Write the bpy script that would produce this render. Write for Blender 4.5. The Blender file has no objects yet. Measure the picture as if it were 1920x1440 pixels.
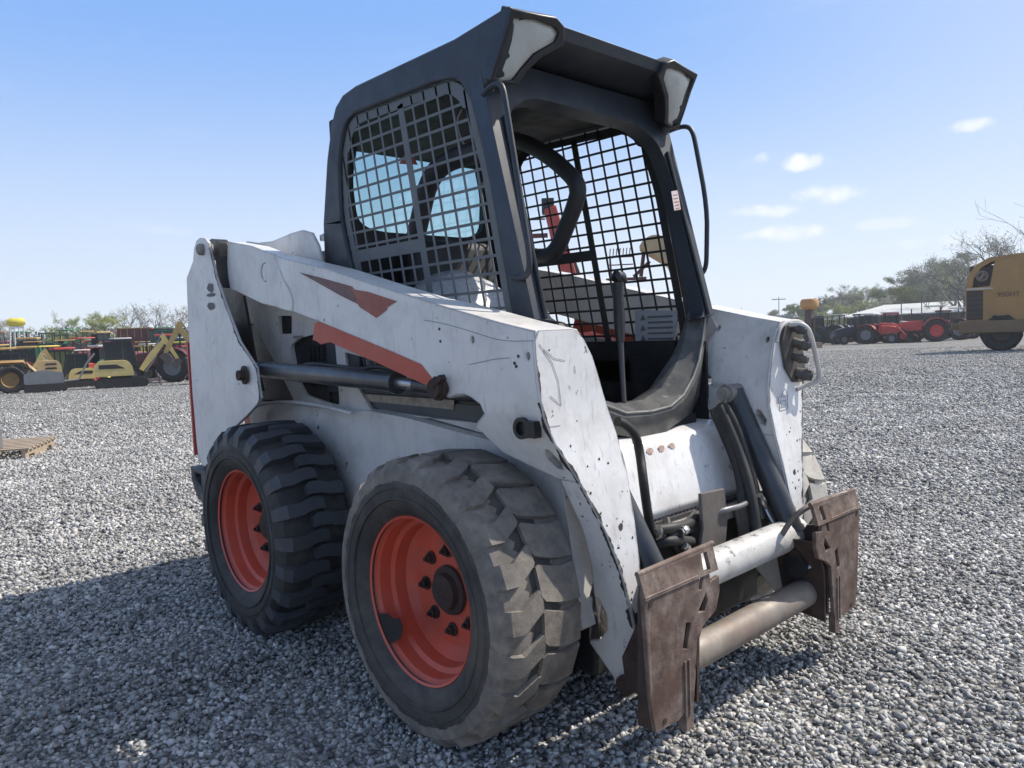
import bpy, math, random
import numpy as np
from mathutils import Vector, Matrix, noise as mnoise
from mathutils.geometry import tessellate_polygon
R = math.radians
S = bpy.context.scene
COL = S.collection
random.seed(7)
# ------------------------------------------------------------------ camera
F = 1425.64
CAMP = Vector((2.1499, -1.8947, 1.0714)); YAW, PIT, ROLL = 2.397, -.0704, -.0361
fw = Vector((math.cos(YAW)*math.cos(PIT), math.sin(YAW)*math.cos(PIT), math.sin(PIT)))
_r = fw.cross(Vector((0, 0, 1))).normalized(); _u = _r.cross(fw)
rt = _r*math.cos(ROLL) + _u*math.sin(ROLL); up = -_r*math.sin(ROLL) + _u*math.cos(ROLL)
cd = bpy.data.cameras.new('camera'); cam = bpy.data.objects.new('camera', cd); COL.objects.link(cam)
cd.sensor_width = 36; cd.lens = F/1920*36; cd.clip_start = .05; cd.clip_end = 3000
m = Matrix((rt, up, -fw)).transposed().to_4x4(); m.translation = CAMP; cam.matrix_world = m
S.camera = cam
# ------------------------------------------------------------------ light
SUNV = Vector((.34, .86, 1.0)).normalized()           # towards the sun
W = bpy.data.worlds.new("World"); S.world = W; W.use_nodes = True
nt = W.node_tree; nt.nodes.clear()
sky = nt.nodes.new('ShaderNodeTexSky'); sky.sky_type = 'NISHITA'; sky.sun_disc = False
sky.sun_elevation = math.asin(SUNV.z); sky.sun_rotation = math.atan2(SUNV.x, SUNV.y)
sky.altitude = 100; sky.air_density = 1.0; sky.dust_density = 1.3; sky.ozone_density = 1.6
bg = nt.nodes.new('ShaderNodeBackground'); bg.inputs[1].default_value = .12
wo = nt.nodes.new('ShaderNodeOutputWorld')
tc = nt.nodes.new('ShaderNodeTexCoord')
mp = nt.nodes.new('ShaderNodeMapping'); mp.inputs['Scale'].default_value = (1, 1, 5)
nz = nt.nodes.new('ShaderNodeTexNoise'); nz.inputs['Scale'].default_value = 5.5; nz.inputs['Detail'].default_value = 6
cr = nt.nodes.new('ShaderNodeValToRGB'); cr.color_ramp.elements[0].position = .62; cr.color_ramp.elements[1].position = .80
cr.color_ramp.elements[1].color = (.75, .75, .75, 1)
mx = nt.nodes.new('ShaderNodeMix'); mx.data_type = 'RGBA'; mx.inputs['B'].default_value = (8.0, 8.1, 8.3, 1)
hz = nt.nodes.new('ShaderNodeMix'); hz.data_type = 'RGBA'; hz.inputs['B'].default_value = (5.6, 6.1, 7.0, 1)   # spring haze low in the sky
sx = nt.nodes.new('ShaderNodeSeparateXYZ')
mr = nt.nodes.new('ShaderNodeMapRange'); mr.interpolation_type = 'SMOOTHSTEP'
mr.inputs['From Min'].default_value = .40; mr.inputs['From Max'].default_value = .80; mr.inputs['To Min'].default_value = .90; mr.inputs['To Max'].default_value = .45
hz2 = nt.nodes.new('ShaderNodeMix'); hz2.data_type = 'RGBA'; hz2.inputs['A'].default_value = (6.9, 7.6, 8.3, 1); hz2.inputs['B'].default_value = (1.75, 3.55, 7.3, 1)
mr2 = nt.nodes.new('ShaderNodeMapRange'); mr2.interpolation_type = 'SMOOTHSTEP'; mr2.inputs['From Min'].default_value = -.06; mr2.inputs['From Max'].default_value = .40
mr3 = nt.nodes.new('ShaderNodeMapRange'); mr3.inputs['From Min'].default_value = .45; mr3.inputs['From Max'].default_value = .15
mu = nt.nodes.new('ShaderNodeMath'); mu.operation = 'MULTIPLY'
L = nt.links.new
def skyn(op, a, b=None, vec=False):
    n = nt.nodes.new('ShaderNodeVectorMath' if vec else 'ShaderNodeMath'); n.operation = op
    for i, x in enumerate((a, b)):
        if x is None: continue
        if isinstance(x, (int, float, tuple, Vector)): n.inputs[i].default_value = x
        else: L(x, n.inputs[i])
    return n.outputs['Value'] if op in ('DOT_PRODUCT', 'LENGTH') else n.outputs[0]
cn = nt.nodes.new('ShaderNodeTexNoise'); cn.inputs['Scale'].default_value = 26; cn.inputs['Detail'].default_value = 7; L(tc.outputs['Generated'], cn.inputs['Vector'])
cloud = None
for az, el, w, h, st in ((118.9, 11.3, .009, .006, .7), (116.4, 10.8, .020, .008, .9), (114.4, 8.4, .034, .011, .9), (118.5, 7.7, .034, .007, .8), (117.3, 6.1, .038, .009, .95), (106.2, 11.7, .024, .006, .7), (110.5, 6.2, .04, .006, .3), (107.5, 4.8, .05, .007, .3)):
    az, el = R(az), R(el); rr = Vector((-math.sin(az), math.cos(az), 0)); dd = Vector((math.cos(el)*math.cos(az), math.cos(el)*math.sin(az), math.sin(el))); uu = dd.cross(rr).normalized()*-1
    a = skyn('DOT_PRODUCT', tc.outputs['Generated'], rr/w, True); a0 = dd.dot(rr)/w
    b = skyn('DOT_PRODUCT', tc.outputs['Generated'], uu/h, True); b0 = dd.dot(uu)/h
    a = skyn('SUBTRACT', a, a0); b = skyn('SUBTRACT', b, b0)
    d2 = skyn('ADD', skyn('MULTIPLY', a, a), skyn('MULTIPLY', b, b)); d2 = skyn('ADD', d2, skyn('MULTIPLY', skyn('SUBTRACT', cn.outputs['Fac'], .5), 7.0))
    r_ = nt.nodes.new('ShaderNodeMapRange'); r_.interpolation_type = 'SMOOTHSTEP'; r_.inputs['From Min'].default_value = 2.0; r_.inputs['From Max'].default_value = -.9; r_.inputs['To Max'].default_value = st; L(d2, r_.inputs['Value'])
    cloud = r_.outputs[0] if cloud is None else skyn('MAXIMUM', cloud, r_.outputs[0])
L(tc.outputs['Generated'], mp.inputs[0]); L(mp.outputs[0], nz.inputs['Vector']); L(nz.outputs['Fac'], cr.inputs[0])
L(tc.outputs['Generated'], sx.inputs[0]); L(sx.outputs['Z'], mr.inputs['Value'])
dt = nt.nodes.new('ShaderNodeVectorMath'); dt.operation = 'DOT_PRODUCT'; dt.inputs[1].default_value = SUNV
mr4 = nt.nodes.new('ShaderNodeMapRange'); mr4.interpolation_type = 'SMOOTHSTEP'; mr4.inputs['From Min'].default_value = .55; mr4.inputs['From Max'].default_value = 1.0; mr4.inputs['To Max'].default_value = .5
hz3 = nt.nodes.new('ShaderNodeMix'); hz3.data_type = 'RGBA'; hz3.inputs['B'].default_value = (8.2, 7.9, 7.4, 1)     # pale air round the sun
hz4 = nt.nodes.new('ShaderNodeMix'); hz4.data_type = 'RGBA'; hz4.inputs['B'].default_value = (3.6, 4.4, 6.0, 1)
mr5 = nt.nodes.new('ShaderNodeMapRange'); mr5.interpolation_type = 'SMOOTHSTEP'; mr5.inputs['From Min'].default_value = .42; mr5.inputs['From Max'].default_value = .75
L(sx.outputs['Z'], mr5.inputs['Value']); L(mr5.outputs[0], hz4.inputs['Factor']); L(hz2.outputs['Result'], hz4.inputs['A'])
L(tc.outputs['Generated'], dt.inputs[0]); L(dt.outputs['Value'], mr4.inputs['Value']); L(mr4.outputs[0], hz3.inputs['Factor']); L(hz4.outputs['Result'], hz3.inputs['A'])
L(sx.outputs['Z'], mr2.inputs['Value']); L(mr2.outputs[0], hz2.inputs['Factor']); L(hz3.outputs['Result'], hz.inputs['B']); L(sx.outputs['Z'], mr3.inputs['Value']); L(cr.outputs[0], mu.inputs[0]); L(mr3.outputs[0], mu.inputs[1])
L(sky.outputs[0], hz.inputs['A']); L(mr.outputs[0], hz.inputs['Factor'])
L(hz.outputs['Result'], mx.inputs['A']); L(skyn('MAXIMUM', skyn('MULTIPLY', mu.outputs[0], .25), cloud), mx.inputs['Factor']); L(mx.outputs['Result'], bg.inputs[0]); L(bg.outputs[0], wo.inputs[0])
sd = bpy.data.lights.new('sun', 'SUN'); sd.energy = 5.0; sd.angle = R(.5); sd.color = (1, .93, .83)
so = bpy.data.objects.new('sun', sd); COL.objects.link(so); so.rotation_euler = SUNV.to_track_quat('Z', 'Y').to_euler()
S.view_settings.view_transform = 'Standard'; S.view_settings.look = 'None'; S.view_settings.exposure = .2; S.view_settings.gamma = 1
S.render.engine = 'CYCLES'

# ------------------------------------------------------------------ surveying helpers (photo pixel -> point on a real plane of the machine)
def ray(u, v): return fw + rt*((u-960)/F) + up*((720-v)/F)
def at(u, v, X=None, Y=None, Z=None):
    d = ray(u, v)
    if X is not None: t = (X-CAMP.x)/d.x
    elif Y is not None: t = (Y-CAMP.y)/d.y
    else: t = (Z-CAMP.z)/d.z
    return CAMP + d*t
def hit(u, v, p, n):
    d = ray(u, v); return CAMP + d*((Vector(p)-CAMP).dot(n)/d.dot(n))
def sstep(a, b, x):
    t = min(1, max(0, (x-a)/(b-a))); return t*t*(3-2*t)
def gh(x, y):                                          # the yard drains away from the loader
    dx, dy = x-2.15, y+1.9; d = math.hypot(dx, dy)
    z = (.0208*dx - .0074*dy)*sstep(3, 13, d)
    lf = sstep(R(138), R(158), math.atan2(dy, dx) % (2*math.pi)) * (1 if math.atan2(dy, dx) % (2*math.pi) < R(215) else 0)
    z -= z*lf*sstep(45, 95, d)
    return z + sstep(120, 420, d)*(-z + 1.0)
def ground_hit(u, v):
    p = at(u, v, Z=0)
    for _ in range(30): p = at(u, v, Z=gh(p.x, p.y))
    return p
def gp(u, D):                                          # ground point seen in column u, D metres away
    d = ray(u, 690-.04*u); a = math.atan2(d.y, d.x)
    x, y = CAMP.x+D*math.cos(a), CAMP.y+D*math.sin(a); return Vector((x, y, gh(x, y)))

# ------------------------------------------------------------------ materials
MATS = {}
def mat(name, base, rough=.5, metal=0., var=None, chip=None, edge=None, dirt=None, bump=None, trans=None, spec=.5, coat=0., base2=None, streak=None):
    if name in MATS: return MATS[name]
    M = bpy.data.materials.new(name); M.use_nodes = True; t = M.node_tree; N = t.nodes; Lk = t.links.new
    b = N['Principled BSDF']; b.inputs['Roughness'].default_value = rough; b.inputs['Metallic'].default_value = metal
    b.inputs['Specular IOR Level'].default_value = spec; b.inputs['Coat Weight'].default_value = coat; b.inputs['Coat Roughness'].default_value = .25
    tco = N.new('ShaderNodeTexCoord').outputs['Object']
    def rgb(c):
        n = N.new('ShaderNodeRGB'); n.outputs[0].default_value = (*c, 1); return n.outputs[0]
    def noise(scale, detail=6, rough_=.6, dist=0., vec=None):
        n = N.new('ShaderNodeTexNoise'); n.inputs['Scale'].default_value = scale; n.inputs['Detail'].default_value = detail
        n.inputs['Roughness'].default_value = rough_; n.inputs['Distortion'].default_value = dist
        Lk(vec if vec else tco, n.inputs['Vector']); return n.outputs['Fac']
    def ramp(x, a, c, hi=1.):
        n = N.new('ShaderNodeMapRange'); n.inputs['From Min'].default_value = a; n.inputs['From Max'].default_value = c
        n.inputs['To Max'].default_value = hi; Lk(x, n.inputs['Value']); return n.outputs[0]
    def mixc(f, a, c):
        n = N.new('ShaderNodeMix'); n.data_type = 'RGBA'; Lk(f, n.inputs['Factor']); Lk(a, n.inputs['A']); Lk(c, n.inputs['B']); return n.outputs['Result']
    def math_(op, a, c):
        n = N.new('ShaderNodeMath'); n.operation = op
        for i, x in enumerate((a, c)):
            if isinstance(x, (int, float)): n.inputs[i].default_value = x
            elif x is not None: Lk(x, n.inputs[i])
        return n.outputs[0]
    def stretch(sc):
        n = N.new('ShaderNodeMapping'); n.inputs['Scale'].default_value = sc; Lk(tco, n.inputs[0]); return n.outputs[0]
    c = rgb(base); ro = None; me = None
    if base2: c = mixc(ramp(noise(base2[1], 5), .38, .62), c, rgb(base2[0]))
    if var:
        f = ramp(noise(var[0], 8, .65), .3, .7); k = var[1]
        c = mixc(f, c, rgb(tuple(x*(1-k) for x in base)))
    if streak:                                         # vertical scratches and rain marks
        f = ramp(noise(streak[0], 6, .6, .4, stretch((1, 1, .12))), .57, .72, streak[2])
        c = mixc(f, c, rgb(streak[1]))
    if dirt:
        f = math_('MULTIPLY', ramp(noise(dirt[0], 10, .7, .3), dirt[3] if len(dirt) > 3 else .45, .75), dirt[2])
        c = mixc(f, c, rgb(dirt[1]))
    if chip:
        f1 = ramp(noise(chip[0], 10, .72), chip[1], chip[1]+.012)
        f = math_('MULTIPLY', f1, ramp(noise(chip[0]*.18, 3), .40, .46))
        c = mixc(f, c, rgb(chip[2]))
    if edge:
        bv = N.new('ShaderNodeBevel'); bv.samples = 3; bv.inputs['Radius'].default_value = edge[0]
        g = N.new('ShaderNodeNewGeometry'); dp = N.new('ShaderNodeVectorMath'); dp.operation = 'DOT_PRODUCT'
        Lk(bv.outputs[0], dp.inputs[0]); Lk(g.outputs['Normal'], dp.inputs[1])
        e = ramp(math_('ADD', math_('SUBTRACT', 1., dp.outputs['Value']), math_('MULTIPLY', math_('SUBTRACT', noise(45, 8, .7), .5), edge[2])), .10, .16)
        c = mixc(e, c, rgb(edge[1]))
    Lk(c, b.inputs['Base Color'])
    if ro is None:
        n = ramp(noise(14, 6), .3, .7); n2 = N.new('ShaderNodeMapRange'); n2.inputs['To Min'].default_value = max(.02, rough-.08); n2.inputs['To Max'].default_value = min(1, rough+.14); Lk(n, n2.inputs['Value']); Lk(n2.outputs[0], b.inputs['Roughness'])
    if bump:
        bn = N.new('ShaderNodeBump'); bn.inputs['Strength'].default_value = bump[1]; bn.inputs['Distance'].default_value = bump[2] if len(bump) > 2 else .002
        Lk(noise(bump[0], 8, .65), bn.inputs['Height']); Lk(bn.outputs[0], b.inputs['Normal'])
    if trans: b.inputs['Transmission Weight'].default_value = trans
    MATS[name] = M; return M
DK = (.03, .028, .028); RUST = (.085, .05, .035)
white = lambda: mat('white_paint', (.74, .72, .69), .38, 0, var=(3, .10), chip=(26, .65, DK), edge=(.010, (.05, .045, .045), .25), dirt=(5, (.34, .325, .30), .6), bump=(30, .06), coat=.15, streak=(60, (.28, .27, .26), .42))
white_in = lambda: mat('white_paint_body', (.64, .62, .59), .42, 0, var=(3, .12), chip=(24, .64, DK), dirt=(4, (.27, .25, .225), .75), bump=(30, .06), streak=(30, (.34, .33, .32), .3))
white_front = lambda: mat('white_paint_scuffed', (.78, .775, .77), .34, 0, var=(4, .08), chip=(20, .65, (.06, .055, .055)), edge=(.005, (.04, .035, .035), .30), dirt=(7, (.42, .39, .36), .6), bump=(24, .08), coat=.2, streak=(90, (.22, .21, .21), .5))
navy = lambda: mat('cab_paint', (.024, .031, .043), .42, 0, var=(6, .25), dirt=(9, (.08, .085, .09), .3, .5), bump=(60, .05), streak=(40, (.08, .085, .09), .2))
cabin_dark = lambda: mat('cab_interior', (.022, .023, .026), .6, 0, var=(8, .3), dirt=(10, (.07, .065, .06), .5, .5))
sill_grey = lambda: mat('sill_worn_paint', (.06, .064, .066), .42, 0, var=(12, .3), edge=(.005, (.33, .32, .29), .2), dirt=(8, (.19, .18, .16), .7, .43), bump=(50, .1), streak=(25, (.34, .33, .30), .5))
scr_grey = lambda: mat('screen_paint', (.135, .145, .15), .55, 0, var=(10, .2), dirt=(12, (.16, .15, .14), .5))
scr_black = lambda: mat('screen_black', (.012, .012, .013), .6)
black = lambda: mat('black_steel', (.018, .019, .021), .38, 0, var=(9, .3), dirt=(10, (.08, .075, .07), .45, .5))
cylm = lambda: mat('cylinder_black', (.03, .034, .04), .36, 0, dirt=(6, (.10, .10, .10), .5, .45), coat=.2)
rubber_h = lambda: mat('hose_rubber', (.012, .012, .013), .55, 0, dirt=(14, (.06, .055, .05), .5, .5))
steel = lambda: mat('bare_steel', (.42, .42, .42), .3, .9, dirt=(20, (.15, .12, .10), .5))
orange = lambda: mat('orange_trim', (.50, .085, .05), .45, 0, var=(5, .15), chip=(20, .66, (.05, .03, .03)), dirt=(6, (.30, .12, .09), .4))
faded = lambda: mat('faded_orange', (.36, .12, .085), .6, 0, var=(14, .25), dirt=(8, (.26, .14, .12), .6))
brown_d = lambda: mat('faded_brown', (.20, .12, .11), .6, 0, var=(14, .25))
rimm = lambda: mat('rim_orange', (.68, .10, .055), .45, 0, var=(6, .3), chip=(14, .66, (.06, .02, .02)), dirt=(7, (.38, .13, .09), .7, .44), coat=.1, edge=(.003, (.10, .03, .02), .10))
rust = lambda: mat('rusty_steel', (.15, .088, .066), .74, .1, base2=((.29, .235, .20), 11), var=(16, .4), dirt=(20, (.055, .034, .028), .95, .44), bump=(70, .6, .003), streak=(50, (.34, .29, .25), .5), edge=(.003, (.33, .27, .23), .1))
rust_t = lambda: mat('worn_tube_steel', (.31, .275, .235), .6, .15, base2=((.20, .145, .115), 8), var=(10, .3), dirt=(18, (.12, .09, .07), .6), bump=(60, .15))
rust_d = lambda: mat('dark_rust', (.055, .035, .03), .75, .1, var=(20, .4), bump=(80, .3), dirt=(25, (.12, .075, .055), .5))
dirty = lambda: mat('dirty_grey_steel', (.30, .285, .265), .7, .1, var=(15, .35), dirt=(12, (.08, .07, .065), .7, .42), bump=(60, .25), edge=(.003, (.42, .40, .37), .1))
lens = lambda: mat('lamp_lens', (.50, .52, .50), .25, 0, var=(8, .12), dirt=(9, (.34, .33, .28), .5), coat=.5)
tyre_r = lambda: mat('tyre_rubber', (.022, .022, .023), .62, 0, var=(9, .35), dirt=(7, (.10, .09, .08), .8, .42), bump=(120, .2))
tread_r = lambda: mat('tyre_tread_rubber', (.062, .067, .077), .5, 0, var=(9, .3), dirt=(7, (.075, .07, .068), .6, .45), bump=(150, .25))
tyre_f = lambda: mat('tyre_rubber_dusty', (.036, .034, .033), .62, 0, var=(9, .3), dirt=(6, (.13, .112, .095), .9, .40), bump=(120, .25))
tread_f = lambda: mat('tyre_tread_dusty', (.21, .188, .165), .78, 0, base2=((.32, .275, .225), 5), var=(12, .4), dirt=(22, (.055, .05, .048), .75, .46), bump=(110, .5, .003))
tread_p = lambda: mat('tyre_tread_pale', (.50, .48, .44), .8, 0, base2=((.42, .40, .36), 5), var=(12, .3), dirt=(22, (.12, .11, .10), .6, .48), bump=(110, .5, .003))
flat = lambda n, c, r=.55, **k: mat(n, c, r, 0, **k)

# ------------------------------------------------------------------ mesh builder
class MB:
    def __init__(s): s.v = []; s.f = []; s.mi = []; s.cur = 0
    def add(s, vs, fs):
        o = len(s.v); s.v += [tuple(x) for x in vs]
        for f in fs: s.f.append([i+o for i in f]); s.mi.append(s.cur)
        return s
    def box(s, c, size, rot=None):
        c = Vector(c); h = Vector(size)/2
        vs = [Vector((x*h.x, y*h.y, z*h.z)) for x in (-1, 1) for y in (-1, 1) for z in (-1, 1)]
        if rot is not None: vs = [rot @ v for v in vs]
        return s.add([v+c for v in vs], [(0, 1, 3, 2), (4, 6, 7, 5), (0, 4, 5, 1), (2, 3, 7, 6), (0, 2, 6, 4), (1, 5, 7, 3)])
    def plate(s, outline, holes=(), d=(0, .01, 0)):
        """closed slab: 3-D outline (with holes) swept by vector d"""
        d = Vector(d); loops = [[Vector(p) for p in outline]] + [[Vector(p) for p in h] for h in holes]
        flatv = [p for l in loops for p in l]; n = len(flatv)
        tri = tessellate_polygon(loops)
        vs = flatv + [p+d for p in flatv]
        nrm = Vector((0, 0, 0)); l = loops[0]
        for i in range(len(l)): nrm += l[i].cross(l[(i+1) % len(l)])
        sgn = nrm.dot(d)
        fs = []
        for t in tri:
            a, b, c = t
            nn = (flatv[b]-flatv[a]).cross(flatv[c]-flatv[a])
            if nn.dot(d) > 0: a, b, c = a, c, b
            fs.append((a, b, c)); fs.append((a+n, c+n, b+n))
        o = 0
        for li, l in enumerate(loops):
            k = len(l); nl = Vector((0, 0, 0))
            for i in range(k): nl += l[i].cross(l[(i+1) % k])
            fl = (nl.dot(d) > 0) == (li == 0)
            for i in range(k):
                a, b = o+i, o+(i+1) % k
                fs.append((a, b, b+n, a+n) if fl else (b, a, a+n, b+n))
            o += k
        return s.add(vs, fs)
    def tube(s, path, r, seg=10, cap=True):
        P = [Vector(p) for p in path]; n = len(P)
        rr = r if isinstance(r, (list, tuple)) else [r]*n
        t0 = (P[1]-P[0]).normalized(); ref = Vector((0, 0, 1)) if abs(t0.z) < .9 else Vector((1, 0, 0))
        nv = t0.cross(ref).normalized(); vs = []
        for i in range(n):
            t = (P[min(i+1, n-1)]-P[max(i-1, 0)]).normalized()
            nv = (nv - t*nv.dot(t)).normalized(); bv = t.cross(nv)
            for k in range(seg):
                a = 2*math.pi*k/seg; vs.append(P[i] + (nv*math.cos(a)+bv*math.sin(a))*rr[i])
        fs = [(i*seg+k, i*seg+(k+1) % seg, (i+1)*seg+(k+1) % seg, (i+1)*seg+k) for i in range(n-1) for k in range(seg)]
        if cap: fs += [tuple(range(seg))[::-1], tuple((n-1)*seg+k for k in range(seg))]
        return s.add(vs, fs)
    def lathe(s, prof, c=(0, 0, 0), axis='Y', seg=48, closed=False):
        """prof = [(along axis, radius)]"""
        c = Vector(c); vs = []
        for a, r in prof:
            for k in range(seg):
                t = 2*math.pi*k/seg; x, y = r*math.cos(t), r*math.sin(t)
                p = {'Y': (x, a, y), 'X': (a, x, y), 'Z': (x, y, a)}[axis]; vs.append(c+Vector(p))
        m_ = len(prof); fs = []
        for i in range(m_ if closed else m_-1):
            j = (i+1) % m_
            for k in range(seg): fs.append((i*seg+k, i*seg+(k+1) % seg, j*seg+(k+1) % seg, j*seg+k))
        return s.add(vs, fs)
    def build(s, name, mats, parent=None, bevel=0, smooth=35, seg=2, loc=None):
        me = bpy.data.meshes.new(name); me.from_pydata(s.v, [], s.f)
        if not isinstance(mats, (list, tuple)): mats = [mats]
        for q in mats: me.materials.append(q)
        if len(mats) > 1: me.polygons.foreach_set('material_index', s.mi)
        me.polygons.foreach_set('use_smooth', [True]*len(me.polygons)); me.set_sharp_from_angle(angle=R(smooth))
        o = bpy.data.objects.new(name, me); COL.objects.link(o)
        if parent: o.parent = parent
        if loc: o.location = loc
        if bevel:
            b = o.modifiers.new('bevel', 'BEVEL'); b.width = bevel; b.segments = seg; b.limit_method = 'ANGLE'; b.angle_limit = R(40); b.harden_normals = False
        return o
def tag(o, label=None, cat=None, group=None, kind=None):
    for k, v in (('label', label), ('category', cat), ('group', group), ('kind', kind)):
        if v: o[k] = v
    return o
def empty(name, loc=(0, 0, 0), rz=0., sc=1.):
    o = bpy.data.objects.new(name, None); COL.objects.link(o); o.location = loc; o.rotation_euler.z = rz; o.empty_display_size = .2; o.scale = (sc, sc, sc); return o
def rounded(pts, r, n=5):
    """round the corners of a closed loop"""
    P = [Vector(p) for p in pts]; out = []; k = len(P)
    for i in range(k):
        a, b, c = P[i-1], P[i], P[(i+1) % k]; ri = r[i] if isinstance(r, (list, tuple)) else r
        d1 = (a-b); d2 = (c-b); q = min(ri, d1.length*.49, d2.length*.49)
        if q < 1e-4: out.append(b); continue
        p1 = b+d1.normalized()*q; p2 = b+d2.normalized()*q
        for j in range(n+1):
            t = j/n; out.append(p1*(1-t)**2 + b*2*t*(1-t) + p2*t*t)
    return out
def smoothpath(pts, it=2):
    P = [Vector(p) for p in pts]
    for _ in range(it):
        q = [P[0]]
        for a, b in zip(P[:-1], P[1:]): q += [a*.75+b*.25, a*.25+b*.75]
        q.append(P[-1]); P = q
    return P
def circ(c, r, n=16, axis='Y', sx=1.):
    c = Vector(c); o = []
    for k in range(n):
        t = 2*math.pi*k/n; x, y = r*math.cos(t)*sx, r*math.sin(t)
        o.append(c+Vector({'Y': (x, 0, y), 'X': (0, x, y), 'Z': (x, y, 0)}[axis]))
    return o

# ================================================================== GROUND
def build_ground():
    rad = [0, .5, 1, 1.5, 2, 3, 4, 5, 6, 7, 8, 9, 10, 12, 14, 17, 20, 25, 30, 36, 43, 52, 62, 75, 90, 110, 135, 165, 200, 250, 320, 420, 600, 900, 1500, 2500]
    seg = 96; vs = []; fs = []
    for r in rad:
        for k in range(seg):
            a = 2*math.pi*k/seg; x, y = CAMP.x+r*math.cos(a), CAMP.y+r*math.sin(a); vs.append((x, y, gh(x, y)))
    for i in range(len(rad)-1):
        for k in range(seg): fs.append((i*seg+k, (i+1)*seg+k, (i+1)*seg+(k+1) % seg, i*seg+(k+1) % seg))
    M = bpy.data.materials.new('gravel_ground'); M.use_nodes = True; t = M.node_tree; N = t.nodes; Lk = t.links.new; b = N['Principled BSDF']
    b.inputs['Roughness'].default_value = .9; b.inputs['Specular IOR Level'].default_value = .2
    g = N.new('ShaderNodeNewGeometry').outputs['Position']
    def vor(sc, feat='F1'):
        n = N.new('ShaderNodeTexVoronoi'); n.inputs['Scale'].default_value = sc; n.feature = feat; n.inputs['Randomness'].default_value = 1; Lk(g, n.inputs['Vector']); return n
    def noi(sc, d=6):
        n = N.new('ShaderNodeTexNoise'); n.inputs['Scale'].default_value = sc; n.inputs['Detail'].default_value = d; n.inputs['Roughness'].default_value = .62; Lk(g, n.inputs['Vector']); return n.outputs['Fac']
    v1 = vor(52); v2 = vor(21); v3 = vor(9)
    def cell(v, lo, hi):
        s = N.new('ShaderNodeSeparateColor'); Lk(v.outputs['Color'], s.inputs[0]); r = N.new('ShaderNodeMapRange'); r.inputs['To Min'].default_value = lo; r.inputs['To Max'].default_value = hi; Lk(s.outputs[0], r.inputs['Value']); return r.outputs[0]
    def mul(a, c):
        n = N.new('ShaderNodeMath'); n.operation = 'MULTIPLY'
        for i, x in enumerate((a, c)):
            if isinstance(x, float): n.inputs[i].default_value = x
            else: Lk(x, n.inputs[i])
        return n.outputs[0]
    def mr_(x, a, c, lo, hi):
        n = N.new('ShaderNodeMapRange'); n.inputs['From Min'].default_value = a; n.inputs['From Max'].default_value = c; n.inputs['To Min'].default_value = lo; n.inputs['To Max'].default_value = hi; Lk(x, n.inputs['Value']); return n.outputs[0]
    val = mul(mul(cell(v1, .55, 1.25), cell(v2, .72, 1.22)), mul(cell(v3, .86, 1.12), mr_(noi(.35, 5), .35, .65, .78, 1.12)))
    val = mul(val, mr_(noi(2.2, 8), .3, .7, .85, 1.12))
    val = mul(val, mr_(v1.outputs['Distance'], .0, .7, 1.2, .25))
    tint = N.new('ShaderNodeMix'); tint.data_type = 'RGBA'; Lk(mr_(noi(.8), .4, .65, 0, 1), tint.inputs['Factor'])
    tint.inputs['A'].default_value = (.53, .525, .51, 1); tint.inputs['B'].default_value = (.53, .515, .485, 1)
    sc = N.new('ShaderNodeVectorMath'); sc.operation = 'SCALE'; Lk(tint.outputs['Result'], sc.inputs[0]); Lk(val, sc.inputs['Scale']); Lk(sc.outputs[0], b.inputs['Base Color'])
    bp = N.new('ShaderNodeBump'); bp.invert = True; bp.inputs['Strength'].default_value = .9; bp.inputs['Distance'].default_value = .018
    Lk(v1.outputs['Distance'], bp.inputs['Height']); Lk(bp.outputs[0], b.inputs['Normal'])
    mb = MB(); mb.v = vs; mb.f = fs; mb.mi = [0]*len(fs)
    tag(mb.build('ground', M), kind='structure')
build_ground()

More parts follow.
